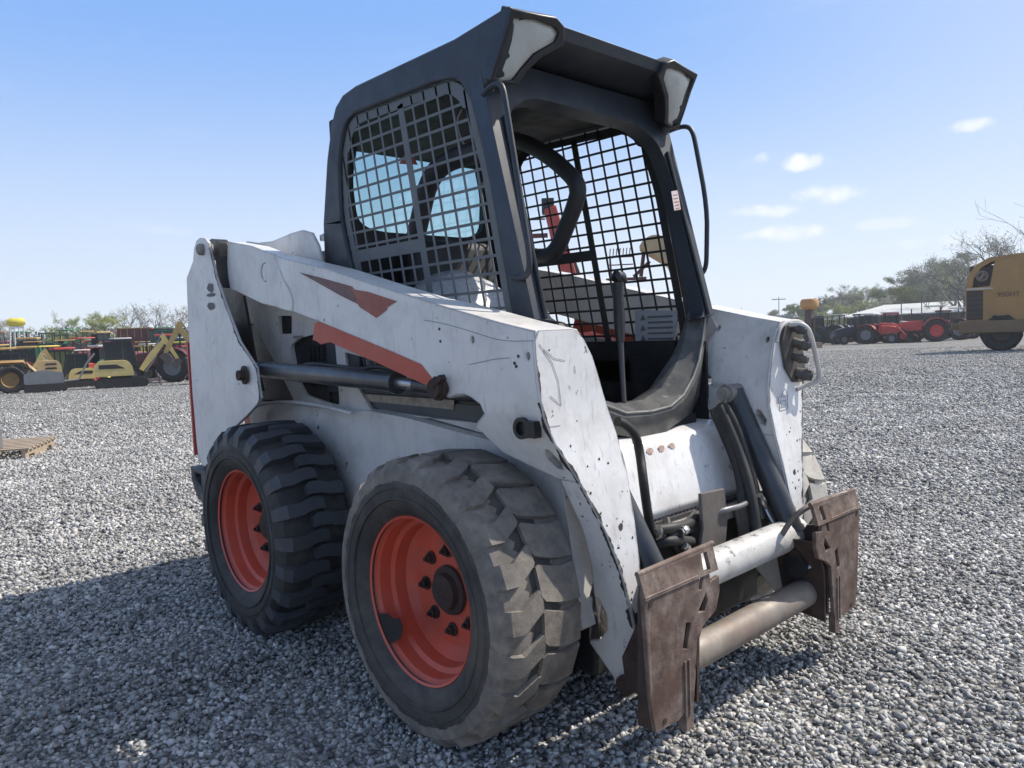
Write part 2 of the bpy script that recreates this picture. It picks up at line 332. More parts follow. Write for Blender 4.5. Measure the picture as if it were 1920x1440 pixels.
def gravel():
    rng = np.random.default_rng(3)
    M = bpy.data.materials.new('crushed_stone'); M.use_nodes = True; t = M.node_tree; N = t.nodes; Lk = t.links.new; b = N['Principled BSDF']
    b.inputs['Roughness'].default_value = .85; b.inputs['Specular IOR Level'].default_value = .25
    isl = N.new('ShaderNodeNewGeometry'); cr = N.new('ShaderNodeValToRGB'); e = cr.color_ramp.elements
    e[0].position = 0; e[0].color = (.15, .15, .148, 1); e[1].position = 1; e[1].color = (.78, .765, .73, 1)
    for p, c in ((.3, (.32, .318, .312)), (.6, (.455, .45, .435)), (.88, (.58, .57, .55)), (.91, (.40, .36, .32)), (.94, (.60, .585, .56))):
        q = e.new(p); q.color = (*c, 1)
    nz = N.new('ShaderNodeTexNoise'); nz.inputs['Scale'].default_value = 160; nz.inputs['Detail'].default_value = 4; Lk(isl.outputs['Position'], nz.inputs['Vector'])
    nb = N.new('ShaderNodeTexNoise'); nb.inputs['Scale'].default_value = 1.6; nb.inputs['Detail'].default_value = 5; Lk(isl.outputs['Position'], nb.inputs['Vector'])
    m1 = N.new('ShaderNodeMapRange'); m1.inputs['From Min'].default_value = .3; m1.inputs['From Max'].default_value = .7; m1.inputs['To Min'].default_value = .75; m1.inputs['To Max'].default_value = 1.2; Lk(nz.outputs['Fac'], m1.inputs['Value'])
    m2 = N.new('ShaderNodeMapRange'); m2.inputs['From Min'].default_value = .35; m2.inputs['From Max'].default_value = .65; m2.inputs['To Min'].default_value = .74; m2.inputs['To Max'].default_value = 1.1; Lk(nb.outputs['Fac'], m2.inputs['Value'])
    mm = N.new('ShaderNodeMath'); mm.operation = 'MULTIPLY'; Lk(m1.outputs[0], mm.inputs[0]); Lk(m2.outputs[0], mm.inputs[1])
    sc = N.new('ShaderNodeVectorMath'); sc.operation = 'SCALE'; Lk(isl.outputs['Random Per Island'], cr.inputs[0]); Lk(cr.outputs[0], sc.inputs[0]); Lk(mm.outputs[0], sc.inputs['Scale']); Lk(sc.outputs[0], b.inputs['Base Color'])
    Lk(mm.outputs[0], b.inputs['Roughness']); b.inputs['Roughness'].default_value = .85
    t.links.remove(b.inputs['Roughness'].links[0])
    # positions by distance bands inside the view wedge (and a margin to the sides)
    pos = []; rad = []
    az0, az1 = R(92), R(182)
    for d0, d1, s in ((.9, 2.2, .0124), (2.2, 3.6, .0127), (3.6, 5.2, .0140), (5.2, 8.0, .0168), (8.0, 11., .020), (11., 15., .024), (15., 22., .028), (22., 32., .030), (32., 46., .034)):
        w0, w1 = (az0, az1) if d1 < 4 else (R(98), R(176))
        area = .5*(w1-w0)*(d1*d1-d0*d0); n = int(area/(s*s)*(1.0 if d1 < 6 else .75 if d1 < 9 else .65 if d1 < 12 else .45 if d1 < 16 else .2 if d1 < 23 else .08 if d1 < 33 else .03))
        a = rng.uniform(w0, w1, n); d = np.sqrt(rng.uniform(d0*d0, d1*d1, n))
        x = CAMP.x+d*np.cos(a); y = CAMP.y+d*np.sin(a)
        pos.append(np.stack([x, y], 1)); rad.append(s*.5*rng.lognormal(0.0, .24, n).clip(.5, 1.75))
    pos = np.concatenate(pos); rad = np.concatenate(rad); n = len(rad)
    dd = np.hypot(pos[:, 0]-2.15, pos[:, 1]+1.9)
    tt = ((dd-3)/10).clip(0, 1); tt = tt*tt*(3-2*tt)
    z = (.0208*(pos[:, 0]-2.15)-.0074*(pos[:, 1]+1.9))*tt
    # unit stone: jittered cube corners -> 8 verts, 6 quads
    cube = np.array([(x, y, q) for x in (-1, 1) for y in (-1, 1) for q in (-1, 1)], float)*.62
    quads = np.array([(0, 1, 3, 2), (4, 6, 7, 5), (0, 4, 5, 1), (2, 3, 7, 6), (0, 2, 6, 4), (1, 5, 7, 3)])
    V = cube[None]+rng.normal(0, .20, (n, 8, 3))
    V *= rng.uniform(.5, 1.4, (n, 1, 3))
    q = rng.normal(0, 1, (n, 4)); q /= np.linalg.norm(q, axis=1)[:, None]; w, a, b_, c = q.T
    Rm = np.stack([np.stack([1-2*(b_*b_+c*c), 2*(a*b_-c*w), 2*(a*c+b_*w)], 1), np.stack([2*(a*b_+c*w), 1-2*(a*a+c*c), 2*(b_*c-a*w)], 1), np.stack([2*(a*c-b_*w), 2*(b_*c+a*w), 1-2*(a*a+b_*b_)], 1)], 1)
    V = np.einsum('nij,nkj->nki', Rm, V); V[:, :, 2] *= .85
    V *= rad[:, None, None]*1.22
    lump = np.array([mnoise.noise(Vector((p[0]*2.2, p[1]*2.2, 0)))*.010 for p in pos])
    V[:, :, 0] += pos[:, 0, None]; V[:, :, 1] += pos[:, 1, None]; V[:, :, 2] += (z+rad*rng.uniform(-.3, .9, n)+lump*.6)[:, None]
    Fq = (quads[None]+(np.arange(n)*8)[:, None, None]).reshape(-1)
    me = bpy.data.meshes.new('gravel'); me.vertices.add(n*8); me.vertices.foreach_set('co', V.reshape(-1).astype(np.float32))
    me.loops.add(len(Fq)); me.loops.foreach_set('vertex_index', Fq.astype(np.int32))
    me.polygons.add(n*6); me.polygons.foreach_set('loop_start', np.arange(0, n*24, 4, dtype=np.int32)); me.polygons.foreach_set('loop_total', np.full(n*6, 4, dtype=np.int32))
    me.update(calc_edges=True); me.materials.append(M)
    o = bpy.data.objects.new('gravel', me); COL.objects.link(o); tag(o, 'loose grey crushed stone covering the whole yard', 'gravel', kind='stuff'); print('stones', n)
gravel()

# ================================================================== THE LOADER (x forward, y to its left, z up; stands at the origin)
LD = empty('skid_steer_loader'); tag(LD, 'white skid steer loader with orange wheels and black mesh cab standing on gravel', 'skid steer loader')
Z0 = Vector((0, 0, 0))
def mir(pts, s): return [Vector((p.x, p.y*(-s), p.z)) for p in pts]          # s=-1 keeps the surveyed right side, s=+1 mirrors it
def PX(pts, **k): return [at(u, v, **k) for u, v in pts]

# ---- wheels
def lugs(mb, n, half, h, worn, off=0.):
    rb = lambda w: .366 if abs(w) < .085 else .366-.010*((abs(w)-.085)/.045)**1.5
    for sd in (-1, 1):
        for k in range(n):
            a0 = 2*math.pi*(k+(.5 if sd > 0 else 0)+off)/n
            if worn and sd < 0: st = [(-.137, .0, -.055), (-.131, .0, -.020), (-.114, 0, 0), (-.066, 0., 0), (-.030, .008, 0), (.006, .020, 0), (.018, .023, 0)]
            elif worn: st = [(-.137, .012, -.055), (-.131, .010, -.020), (-.114, .004, 0), (-.080, .0, 0), (-.046, .020, 0), (-.022, .034, 0), (-.016, .036, 0)]
            else: st = [(-.137, .0, -.048), (-.130, .0, -.018), (-.108, 0, 0), (-.060, 0., 0), (-.026, .011, 0), (.006, .013, 0), (.026, .006, 0)]
            vs = []; m_ = len(st)
            for i, (w, so_, dr) in enumerate(st):
                jit = (random.uniform(-.002, .002) if worn else random.uniform(-.0006, .0006))
                hh = half*(1.08 if w < -.10 else 1.0)*(.80 if i == m_-1 else 1)
                if worn: hh *= (1.0 if sd < 0 else .62)
                r0 = rb(w)-.012+dr; r1 = rb(w)+h+dr+(jit*.5 if worn else 0)
                if i == 0: r0 = .300; r1 = .318
                for (s_, r_) in ((-hh*1.05, r0), (-hh*.97+jit, r1), (hh*.97+jit, r1), (hh*1.05, r0)):
                    a = a0+(s_+so_)/.385; ww = w*(-sd)*-1
                    vs.append((r_*math.cos(a), ww*(1 if sd < 0 else 1), r_*math.sin(a)))
            if sd > 0: vs = [(x, y, z) for x, y, z in vs]
            fs = []
            for i in range(m_-1):
                for j in range(3): fs.append((i*4+j, i*4+j+1, (i+1)*4+j+1, (i+1)*4+j))
            fs += [(0, 3, 2, 1), ((m_-1)*4, (m_-1)*4+1, (m_-1)*4+2, (m_-1)*4+3)]
            mb.add(vs, fs)
def wheel(x, s, worn, ang):
    """s=-1 machine's right; outer face towards s"""
    c = (x, s*(.664 if s < 0 or x < 0 else .688), .377)
    o = s
    W_ = MB()   # rim: lip, flange, drop centre, disc
    prof = [(.112, .2225), (.116, .229), (.110, .2325), (.100, .226), (.090, .216), (.058, .212), (.050, .198), (.010, .192), (-.020, .190), (-.030, .205), (-.095, .214), (-.110, .228)]
    prof = [(a, r*.972) for a, r in prof]; W_.lathe([(a*o, r) for a, r in prof], seg=64)
    W_.lathe([(.020*o, .192), (.014*o, .180), (.002*o, .165), (.000*o, .150), (.0*o, .085), (.0, .02)], seg=64)
    hub_y = .0
    w = W_.build('wheel', rimm(), LD, loc=c)
    w.rotation_euler.y = ang
    T = MB()
    T.lathe([(a*1., r) for a, r in [(.106, .217), (.116, .226), (.130, .250), (.1385, .285), (.137, .315), (.130, .338), (.118, .352), (.090, .362), (.0, .366), (-.090, .362), (-.118, .352), (-.130, .338), (-.137, .315), (-.1385, .285), (-.130, .250), (-.116, .226), (-.106, .217)]], seg=72)
    if worn:
        T.cur = 1
        for g in (-1, 1): T.lathe([(g*.1375, .318), (g*.133, .345), (g*.120, .358), (g*.095, .3628), (g*.05, .3638), (0, .3640)], seg=96)
        T.cur = 0
    for rr in (.300, .272):                      # raised moulding rings on the sidewall
        for sgn in (-1, 1): T.lathe([(sgn*.136, rr-.004), (sgn*.1400, rr-.002), (sgn*.1400, rr+.002), (sgn*.136, rr+.004)], seg=72)
    T.cur = 1
    if worn: lugs(T, 22, .0455, .0110, True)
    else: lugs(T, 22, .0225, .021, False)
    pale = (s > 0 and x > 0)
    T.build('tyre', [tyre_f() if worn else tyre_r(), tread_p() if pale else (tread_f() if worn else tread_r())], w, smooth=28)
    H = MB()
    H.lathe([(.002*o, .068), (.012*o, .066), (.014*o, .050), (.030*o, .046), (.034*o, .020), (.034*o, .001)], seg=40)
    H.build('hub', rust_d(), w)
    for k in range(8):
        a = 2*math.pi*(k+.5)/8; p = Vector((.108*math.cos(a), .002*o, .108*math.sin(a)))
        Bm = MB(); Bm.lathe([(0, .019), (.003*o, .019), (.003*o, .001)], c=p, seg=20); Bm.lathe([(.003*o, .012), (.016*o, .012), (.018*o, .010), (.018*o, .001)], c=p, seg=6)
        Bm.lathe([(.017*o, .006), (.026*o, .006), (.026*o, .001)], c=p, seg=8)
        Bm.build('wheel_nut', black() if k % 3 else rust_d(), w, smooth=20)
    V = MB(); V.tube([Vector((.19, .03*o, .04)), Vector((.185, .055*o, .045))], .005, 8); V.build('valve_stem', black(), w)
wheel(.541, -1, True, .35); wheel(-.541, -1, False, .1); wheel(.541, 1, True, 1.0); wheel(-.541, 1, False, .6)
Pt = MB(); Pt.plate(PX([(705, 1152), (716, 1150), (728, 1150), (738, 1160), (748, 1158), (755, 1172), (752, 1196), (740, 1204), (728, 1204), (714, 1180)], Y=-.772), d=(0, -.0012, 0)); Pt.build('missing_paint', flat('bare_dark', (.018, .015, .016), .6), LD)
for (u, v) in ((1, 1),):
    for k in range(10):      # chipped rim edge
        a = random.uniform(0, 6.28); rr = .2235; c = Vector((.541+rr*math.cos(a), -.7762, .377+rr*math.sin(a))); C_ = MB()
        C_.plate([c+Vector((random.uniform(.002, .006)*math.cos(t), 0, random.uniform(.002, .006)*math.sin(t))) for t in [j*math.pi/4 for j in range(8)]], d=(0, -.0008, 0)); C_.build('rim_chip', flat('bare_dark', (.018, .015, .016), .6), LD)

# ---- body
def body():
    B = MB()   # belly and chain cases
    B.box((-.1, 0, .38), (1.60, .86, .34))
    B.build('belly', black(), LD, bevel=.01)
    for s in (-1, 1):
        C = MB()
        low = [Vector((-1.0, -.49, .30)), Vector((-.92, -.49, .76)), Vector((-.80, -.49, .80))] + PX([(600, 765), (665, 772), (690, 770), (760, 783), (850, 808), (905, 822), (960, 835)], Y=-.49) + [Vector((.80, -.49, .70)), Vector((.86, -.49, .30)), Vector((.70, -.49, .20)), Vector((-.85, -.49, .20))]
        C.plate(mir(low, s), d=(0, -s*.07 if False else (.07 if s < 0 else -.07), 0))
        C.build('chain_case', white_in(), LD, bevel=.012)
        # fender lip above the rear wheel
        Fl = MB(); q = PX([(455, 775), (490, 757), (540, 752), (600, 760), (660, 775)], Y=-.52)
        qq = smoothpath(mir(q, s)); Fl.tube(qq, .006, 8); Fl.build('fender_lip', white_in(), LD)
        # upper side panel with openings
        Y = -.45
        outer = [Vector((-1.27, Y, .80))] + [Vector((-1.27, Y, 1.30)), Vector((-1.1, Y, 1.33)), Vector((-.50, Y, 1.24)), Vector((-.46, Y, 1.12)), Vector((-.30, Y, 1.055)), Vector((.05, Y, 1.04)), Vector((.60, Y, .97)), Vector((.60, Y, .80))]
        def H(pts, r=.02): return rounded(PX(pts, Y=Y), r, 3)
        holes = [H([(456, 700), (454, 640), (460, 607), (476, 606), (524, 697), (552, 752), (480, 757)], .02),
                 H([(545, 647), (562, 634), (605, 622), (628, 640), (634, 708), (556, 706)]),
                 H([(560, 716), (634, 716), (637, 761), (604, 752), (572, 740)]),
                 H([(646, 660), (690, 672), (752, 700), (748, 712), (655, 712)], .01),
                 H([(668, 722), (905, 735), (930, 800), (905, 812), (800, 782), (695, 768)], .015)]
        hw = H([(522, 592), (547, 592), (547, 626), (524, 626)], .008)
        P_ = MB(); P_.plate(mir(outer, s), [mir(h, s) for h in holes+[hw]], d=(0, (.014 if s < 0 else -.014), 0)); P_.build('side_panel', white_in(), LD)
        I = MB(); I.box((-.86, s*.405, 1.03), (.78, .059, .47)); I.box((.04, s*.40, .91), (1.02, .05, .21)); I.build('engine_bay', black(), LD)
        G = MB()   # grille bars behind the openings
        y = s*.4375
        for i in range(9):
            G.box((-.60+i*.034, y, .96), (.004, .004, .16))
        for i in range(8): G.box((-.46, y, .84+i*.034), (.32, .004, .004))
        G.build('engine_grille', black(), LD)
        D = MB(); q = PX([(684, 731), (852, 742), (850, 768), (688, 752)], Y=-.436); D.plate(mir(q, s), d=(0, -s*.003 if s > 0 else .003, 0)); D.build('warning_plate', mat('aged_decal', (.42, .39, .33), .6, 0, var=(30, .4), dirt=(25, (.20, .13, .09), .8, .45)), LD)
        q = PX([(668, 745), (920, 762), (940, 805), (700, 780)], Y=-.432); D = MB(); D.plate(mir(q, s), d=(0, .004*(-s), 0)); D.build('frame_rail', mat('grey_rail', (.085, .095, .105), .6, dirt=(8, (.14, .13, .12), .5)), LD)
        # small latch label near window
        T_ = MB(); T_.box((-.655, s*.462, 1.075), (.06, .004, .012)); T_.build('latch', dirty(), LD)
    # engine cover on top, between arms and behind the cab
    Hd = MB(); prof = [(-1.22, .55), (-1.24, 1.05), (-1.16, 1.30), (-1.02, 1.385), (-.70, 1.40), (-.47, 1.40), (-.47, .80), (-1.05, .55)]
    Hd.plate([Vector((x, -.43, z)) for x, z in prof], d=(0, .86, 0)); Hd.build('engine_cover', white_in(), LD, bevel=.02)
    for s in (-1, 1):
        q = PX([(452, 470), (462, 452), (485, 455), (510, 452), (545, 437), (566, 431), (584, 436), (596, 460), (606, 500), (600, 560)], Y=-.47)
        K = MB(); K.plate(mir(q, s), d=(0, .012*(-s), 0)); K.build('engine_side_plate', white(), LD, bevel=.003)
    Bx = MB(); Bx.lathe([(-.0, .001), (0., .016), (.02, .016), (.028, .001)], c=(-.460, -.43, 1.435), axis='Z', seg=14); Bx.build('cab_bolt', steel(), LD)
    # tailgate and bumper
    TG = MB(); prof = [(-1.30, .50), (-1.315, 1.0), (-1.27, 1.25), (-1.22, 1.25), (-1.22, .50)]
    TG.plate([Vector((x, -.42, z)) for x, z in prof], d=(0, .84, 0)); TG.build('tailgate', orange(), LD, bevel=.01)
    Bp = MB(); q = [Vector((-1.335, -.67, .515)), Vector((-1.335, -.67, .45)), Vector((-1.27, -.67, .37)), Vector((-1.10, -.67, .36)), Vector((-1.10, -.67, .505))]
    hole = [Vector((-1.29, -.67, .49)), Vector((-1.29, -.67, .46)), Vector((-1.22, -.67, .43)), Vector((-1.22, -.67, .49))]
    Bp.plate(q, [hole], d=(0, 1.34, 0)); Bp.build('rear_bumper', mat('bumper_grey', (.05, .052, .058), .6, dirt=(8, (.12, .11, .10), .5)), LD, bevel=.006)
body()

# ---- uprights (towers) that carry the arms
tower_px = [(350, 522), (362, 490), (364, 466), (368, 452), (375, 446), (384, 447), (391, 456), (394, 476), (405, 522), (425, 580), (448, 640), (480, 690), (484, 722), (488, 747), (482, 758), (466, 776), (425, 815), (408, 850), (388, 876), (378, 872), (370, 845), (361, 740), (353, 610)]
for s in (-1, 1):
    T = MB(); q = mir(PX(tower_px, Y=-.665), s)
    T.plate(q, d=(0, .012*(-s), 0))
    We = T; T.cur = 1; fe = PX([(396, 470), (405, 520), (425, 580), (448, 640), (481, 690), (485, 722), (488, 747), (482, 758), (466, 776)], Y=-.6655); run = 0
    for a, b in zip(fe[:-1], fe[1:]):
        n_ = max(1, int((b-a).length/.006))
        for i in range(n_):
            p, q_ = a.lerp(b, i/n_), a.lerp(b, (i+1)/n_); run += .006
            k1 = max(0, mnoise.noise(Vector((run*30, 1.3, s)))+.15+.5*mnoise.noise(Vector((run*100, 5, s))))*.012+.0015; k2 = max(0, mnoise.noise(Vector(((run+.006)*30, 1.3, s)))+.15+.5*mnoise.noise(Vector(((run+.006)*100, 5, s))))*.012+.0015
            o_ = len(We.v); We.v += [(p.x, s*.6662, p.z), (q_.x, s*.6662, q_.z), (q_.x-k2, s*.6662, q_.z-.3*k2), (p.x-k1, s*.6662, p.z-.3*k1)]; We.f.append([o_, o_+1, o_+2, o_+3]); We.mi.append(1)
    T.build('upright', [white(), flat('bare_edge', (.035, .03, .03), .7)], LD)
    q = [Vector((x, -s*-.0+0, z)) for x, z in ((-1.24, .9), (-1.24, 1.33), (-1.12, 1.46), (-1.0, 1.47), (-.95, 1.25), (-.88, 1.0), (-.82, .86))]
    T2 = MB(); q2 = [Vector((p.x, s*.545, p.z)) for p in q] or [Vector((p.x-.38*(1-sstep(1.15, 1.42, p.z)) if p.x > -1.15 else p.x, s*.545, p.z-.01)) for p in q]; T2.plate(q2, d=(0, .012*(-s), 0)); T2.build('inner_upright_shade', black(), LD)  # inner plate of a white tower, coloured black for the shade in this gap
    Rb = MB(); Rb.box((-1.265, s*.605, .85), (.02, .10, .62)); Rb.build('rear_flange', white(), LD)
    tp = at(380, 468, Y=-.665); tp = Vector((tp.x, -s*tp.y, tp.z))
    P_ = MB(); P_.lathe([(-.075, .024), (.012, .024), (.018, .018), (.018, .001)], c=(tp.x, s*.668 - s*.0, tp.z), seg=20) if s > 0 else P_.lathe([(.075, .024), (-.012, .024), (-.018, .018), (-.018, .001)], c=(tp.x, s*.668, tp.z), seg=20)
    P_.build('pivot_pin', dirty(), LD)
    # rear tail lamp strip
    Lp = MB(); Lp.box((-1.288, s*.655, .82), (.012, .022, .50)); Lp.build('tail_lamp', flat('tail_lamp_red', (.45, .06, .05), .3), LD)
    # lift cylinder boss
    bp = at(462, 703, Y=-.668)
    Bs = MB(); c_ = Vector((bp.x, s*.672, bp.z))
    Bs.plate(circ(c_, .036, 20, sx=.8), d=(0, s*.008, 0)); Bs.tube([c_, c_+Vector((0, s*.03, 0))], .020, 14); Bs.build('cylinder_boss', rust_d(), LD)
    # worn decal flecks
    if s < 0:
        D = MB()
        for (u0, v0, u1, v1) in ((388, 532, 400, 548), (386, 550, 404, 556), (388, 566, 402, 580)):
            a, b = at(u0, v0, Y=-.6675), at(u1, v1, Y=-.6675); n_ = 10; pts = []
            for k in range(n_):
                t = 2*math.pi*k/n_; pts.append(Vector(((a.x+b.x)/2+(b.x-a.x)/2*math.cos(t)*random.uniform(.7, 1.2), -.6675, (a.z+b.z)/2+(b.z-a.z)/2*math.sin(t)*random.uniform(.6, 1.15))))
            D.plate(pts, d=(0, -.001, 0))
        D.build('decal_remnant', mat('decal_dark', (.16, .16, .165), .6, var=(60, .5)), LD)

# ---- lift arms
YS = [(1.02, .65), (.97, .649), (.87, .638), (.80, .612), (.70, .556), (.58, .502), (.47, .466), (.32, .441), (.1, .430)]
YI = [(1.068, .500), (1.03, .470), (.95, .440), (.86, .410), (.80, .392), (.70, .385), (.58, .392), (.45, .400), (.2, .402)]
XF = [(1.068, .883), (.97, .886), (.87, .890), (.80, .901), (.70, .926), (.58, .953), (.47, .972), (.32, .989), (.2, 1.0)]
def itp(T, z):
    if z >= T[0][0]: return T[0][1]
    for (a, va), (b, vb) in zip(T[:-1], T[1:]):
        if z >= b: return vb+(va-vb)*(z-b)/(a-b)
    return T[-1][1]
def on_arm(u, v):
    y = .6
    for _ in range(40):
        p = at(u, v, Y=-y); y = .5*y+.5*itp(YS, p.z)
    return p
def arms():
    for s in (-1, 1):
        # upper (rear) beam: hollow box, kinks outwards ahead of the pivot
        A = MB()
        up_px = [(412, 452), (455, 460), (490, 474), (540, 486), (610, 503), (700, 533), (780, 558), (860, 582), (940, 605), (1003, 620)]
        lo_px = [(415, 540), (475, 570), (520, 580), (548, 584), (600, 604), (740, 662), (790, 684), (812, 712), (830, 742)]
        upp = PX(up_px, Y=-.65); lop = PX(lo_px, Y=-.65)
        def yy(x): return -.65+.035*(1-sstep(-.50, -.36, x))
        # outer skin outline (x,z)
        tail = [on_arm(u, v) for u, v in [(846, 746), (856, 740), (872, 740), (884, 746), (900, 758), (908, 775), (897, 788), (889, 800), (905, 812), (925, 832), (945, 850), (990, 872)]]
        rear = [Vector((.86, 0, .70)), Vector((.875, 0, .55)), Vector((.87, 0, .42))] + [on_arm(u, v) for u, v in [(1105, 1205), (1128, 1238), (1150, 1270)]]
        for p in rear[:3]: p.y = -itp(YS, p.z)
        foot = [on_arm(u, v) for u, v in [(1160, 1300), (1180, 1308), (1196, 1290)]]
        front = [Vector((itp(XF, z), -itp(YS, z), z)) for z in (.30, .34, .40, .47, .53, .58, .64, .70, .75, .80, .84, .87, .92, .97, 1.02, 1.05)]
        loop = [Vector((p.x, 0, p.z)) for p in upp[::-1]] + [Vector((-.915, 0, 1.44)), Vector((-.93, 0, 1.36))] + [Vector((p.x, 0, p.z)) for p in lop] + [Vector((p.x, 0, p.z)) for p in tail+rear+foot] + [Vector((p.x, 0, p.z)) for p in front]
        holes = [circ(at(918+0, 1085, Y=-.6), .001, 3)]
        holes = []
        for (u, v, rx, rz) in ((886, 637, .006, .009), (985+5, 668, .006, .009)):
            p = at(u, v, Y=-.65); holes.append([Vector((p.x+rx*math.cos(t), 0, p.z+rz*math.sin(t))) for t in [k*math.pi/5 for k in range(10)]])
        sl = [on_arm(u, v) for u, v in [(1022, 843), (1030, 845), (1052, 868), (1056, 880), (1045, 877), (1026, 858)]]
        holes.append([Vector((p.x, 0, p.z)) for p in sl])
        h2 = [on_arm(u, v) for u, v in [(1104, 1118), (1122, 1122), (1136, 1150), (1138, 1180), (1126, 1198), (1104, 1200)]]
        holes.append([Vector((p.x, 0, p.z)) for p in h2])
        h3 = [on_arm(u, v) for u, v in [(908, 752+0), (914, 752), (922, 776), (918, 780), (911, 770)]]
        # skin as a finely triangulated sheet so that it can bend: project (x,z) -> y
        loops = [loop]+holes
        import bmesh
        bm = bmesh.new(); edges = []
        for l in loops:
            vv = [bm.verts.new((p.x, 0, p.z)) for p in l]
            for i in range(len(vv)): edges.append(bm.edges.new((vv[i], vv[(i+1) % len(vv)])))
        bmesh.ops.triangle_fill(bm, use_beauty=True, use_dissolve=False, edges=edges)
        for xk in (-.50, -.43, -.36):
            bmesh.ops.bisect_plane(bm, geom=bm.verts[:]+bm.edges[:]+bm.faces[:], plane_co=(xk, 0, 0), plane_no=(1, 0, 0))
        for z, _ in YS[1:-1]:
            bmesh.ops.bisect_plane(bm, geom=bm.verts[:]+bm.edges[:]+bm.faces[:], plane_co=(0, 0, z), plane_no=(0, 0, 1))
        def ysurf(x, z):
            y = itp(YS, z) if x > .55 else .65
            return (y if x > -.36 else -yy(x))
        for v_ in bm.verts: v_.co.y = s*ysurf(v_.co.x, v_.co.z)
        me = bpy.data.meshes.new('lift_arm')
        # give the sheet real depth towards the middle of the machine
        geo = bmesh.ops.extrude_face_region(bm, geom=bm.faces[:])
        for e in geo['geom']:
            if isinstance(e, bmesh.types.BMVert):
                x, z = e.co.x, e.co.z
                if x > .60 or z < .85: yi = itp(YI, z)+.004
                else: yi = .525
                if x <= .60: yi = .54
                e.co.y = s*min(yi, abs(e.co.y)-.02)
        bmesh.ops.recalc_face_normals(bm, faces=bm.faces[:])
        bm.to_mesh(me); bm.free(); me.materials.append(white())
        me.polygons.foreach_set('use_smooth', [True]*len(me.polygons)); me.set_sharp_from_angle(angle=R(28))
        o = bpy.data.objects.new('lift_arm', me); COL.objects.link(o); o.parent = LD
        b = o.modifiers.new('bevel', 'BEVEL'); b.width = .004; b.segments = 2; b.limit_method = 'ANGLE'; b.angle_limit = R(50)
        # front plate, slightly proud
        Fp = MB(); vs = []; zs = [1.069, 1.045, 1.0, .95, .90, .86, .80, .75, .70, .64, .58, .52, .46, .40, .36]
        for i, z in enumerate(zs):
            x = itp(XF, z); yo = itp(YS, z)+.003; yi = itp(YI, z)-.002
            if i == 0: yo -= .014; yi += .022
            if i == 1: yo -= .0; yi += .006
            if z < .42: yo = yo-(.42-z)*.2
            vs += [(x+.004, s*yo, z), (x+.004, s*yi, z), (x-.006, s*yi, z), (x-.006, s*yo, z)]
        n_ = len(zs); fs = [(i*4+j, i*4+(j+1) % 4, (i+1)*4+(j+1) % 4, (i+1)*4+j) for i in range(n_-1) for j in range(4)] + [(0, 1, 2, 3), ((n_-1)*4+3, (n_-1)*4+2, (n_-1)*4+1, (n_-1)*4)]
        if s > 0: fs = [f[::-1] for f in fs]
        Fp.add(vs, fs); Fp.cur = 1
        bx = [(itp(XF, z)+.0035, z) for z in (.385, .35, .31, .27, .235)]      # paint gone down to rusty metal at the foot
        for (xa, za), (xb_, zb) in zip(bx[:-1], bx[1:]):
            ya, yb = itp(YS, za), itp(YS, zb); ja, jb = .006*math.sin(za*90), .006*math.sin(zb*90)
            Fp.add([(xa, s*(ya-.004), za), (xa, s*(ya-.034-ja), za), (xb_, s*(yb-.034-jb), zb), (xb_, s*(yb-.004), zb)], [(0, 1, 2, 3)])
        # top cap bending backwards onto the beam
        # seam on the outer skin (edge of the doubler), raised weld lines
        for path in ([(795, 600), (830, 606), (870, 617), (910, 630), (945, 640), (1001, 639)], [(497, 476), (510, 495), (532, 524), (550, 556), (549, 582)], [(878, 684+0), (905, 678), (930, 673), (955, 671)]):
            pts = []
            for u, v in path:
                p = at(u, v, Y=-.65); pts.append(Vector((p.x, s*(ysurf(p.x, p.z)+.0006), p.z)))
            first = path[0][0]
            Wd = MB(); Wd.tube(smoothpath(pts), .0006 if first != 497 else .004, 6)
            Wd.build('seam', flat('seam_dark', (.10, .10, .11)) if first != 497 else white_in(), o)
        if s < 0:
            Dp = MB()
            for (u, v, r_) in ((497, 510, .03),):
                p = at(u, v, Y=-.615); pts = [p+Vector((r_*math.cos(t), -.001, r_*1.15*math.sin(t))) for t in np.linspace(1.3, 4.9, 12)]
                Dp.tube(pts, .003, 6)
            Dp.build('weld_ring', white_in(), o)
        # paint broken off along the folded edges
        rnd = random.Random(11+s)
        def worn(pts, nrm, into, w0, w1, nm='worn_edge'):
            P_ = smoothpath(pts, 1); Wm = Fp; run = 0
            for a, b in zip(P_[:-1], P_[1:]):
                n_ = max(1, int((b-a).length/.006))
                for i in range(n_):
                    p, q = a.lerp(b, i/n_), a.lerp(b, (i+1)/n_); run += .006
                    k1 = max(0, mnoise.noise(Vector((run*26, s*3.1, nm.__len__())))+.22+.5*mnoise.noise(Vector((run*90, 5, s)))); k2 = max(0, mnoise.noise(Vector(((run+.006)*26, s*3.1, nm.__len__())))+.22+.5*mnoise.noise(Vector(((run+.006)*90, 5, s))))
                    if k1+k2 < .02: continue
                    m1, m2 = w0+w1*k1, w0+w1*k2
                    o_ = len(Wm.v); Wm.v += [tuple(p+nrm), tuple(q+nrm), tuple(q+nrm+into*m2), tuple(p+nrm+into*m1)]; Wm.f.append([o_, o_+1, o_+2, o_+3]); Wm.mi.append(1)
        edge_z = [1.05, 1.0, .95, .90, .86, .83, .80, .75, .70, .64, .58, .52, .47, .42, .38, .34, .30, .27]
        worn([Vector((itp(XF, z)-.001, s*(itp(YS, z)+.0032), z)) for z in edge_z[3:]], Vector((0, s*.0012, 0)), Vector((-1, 0, -.15)), .0014, .015)
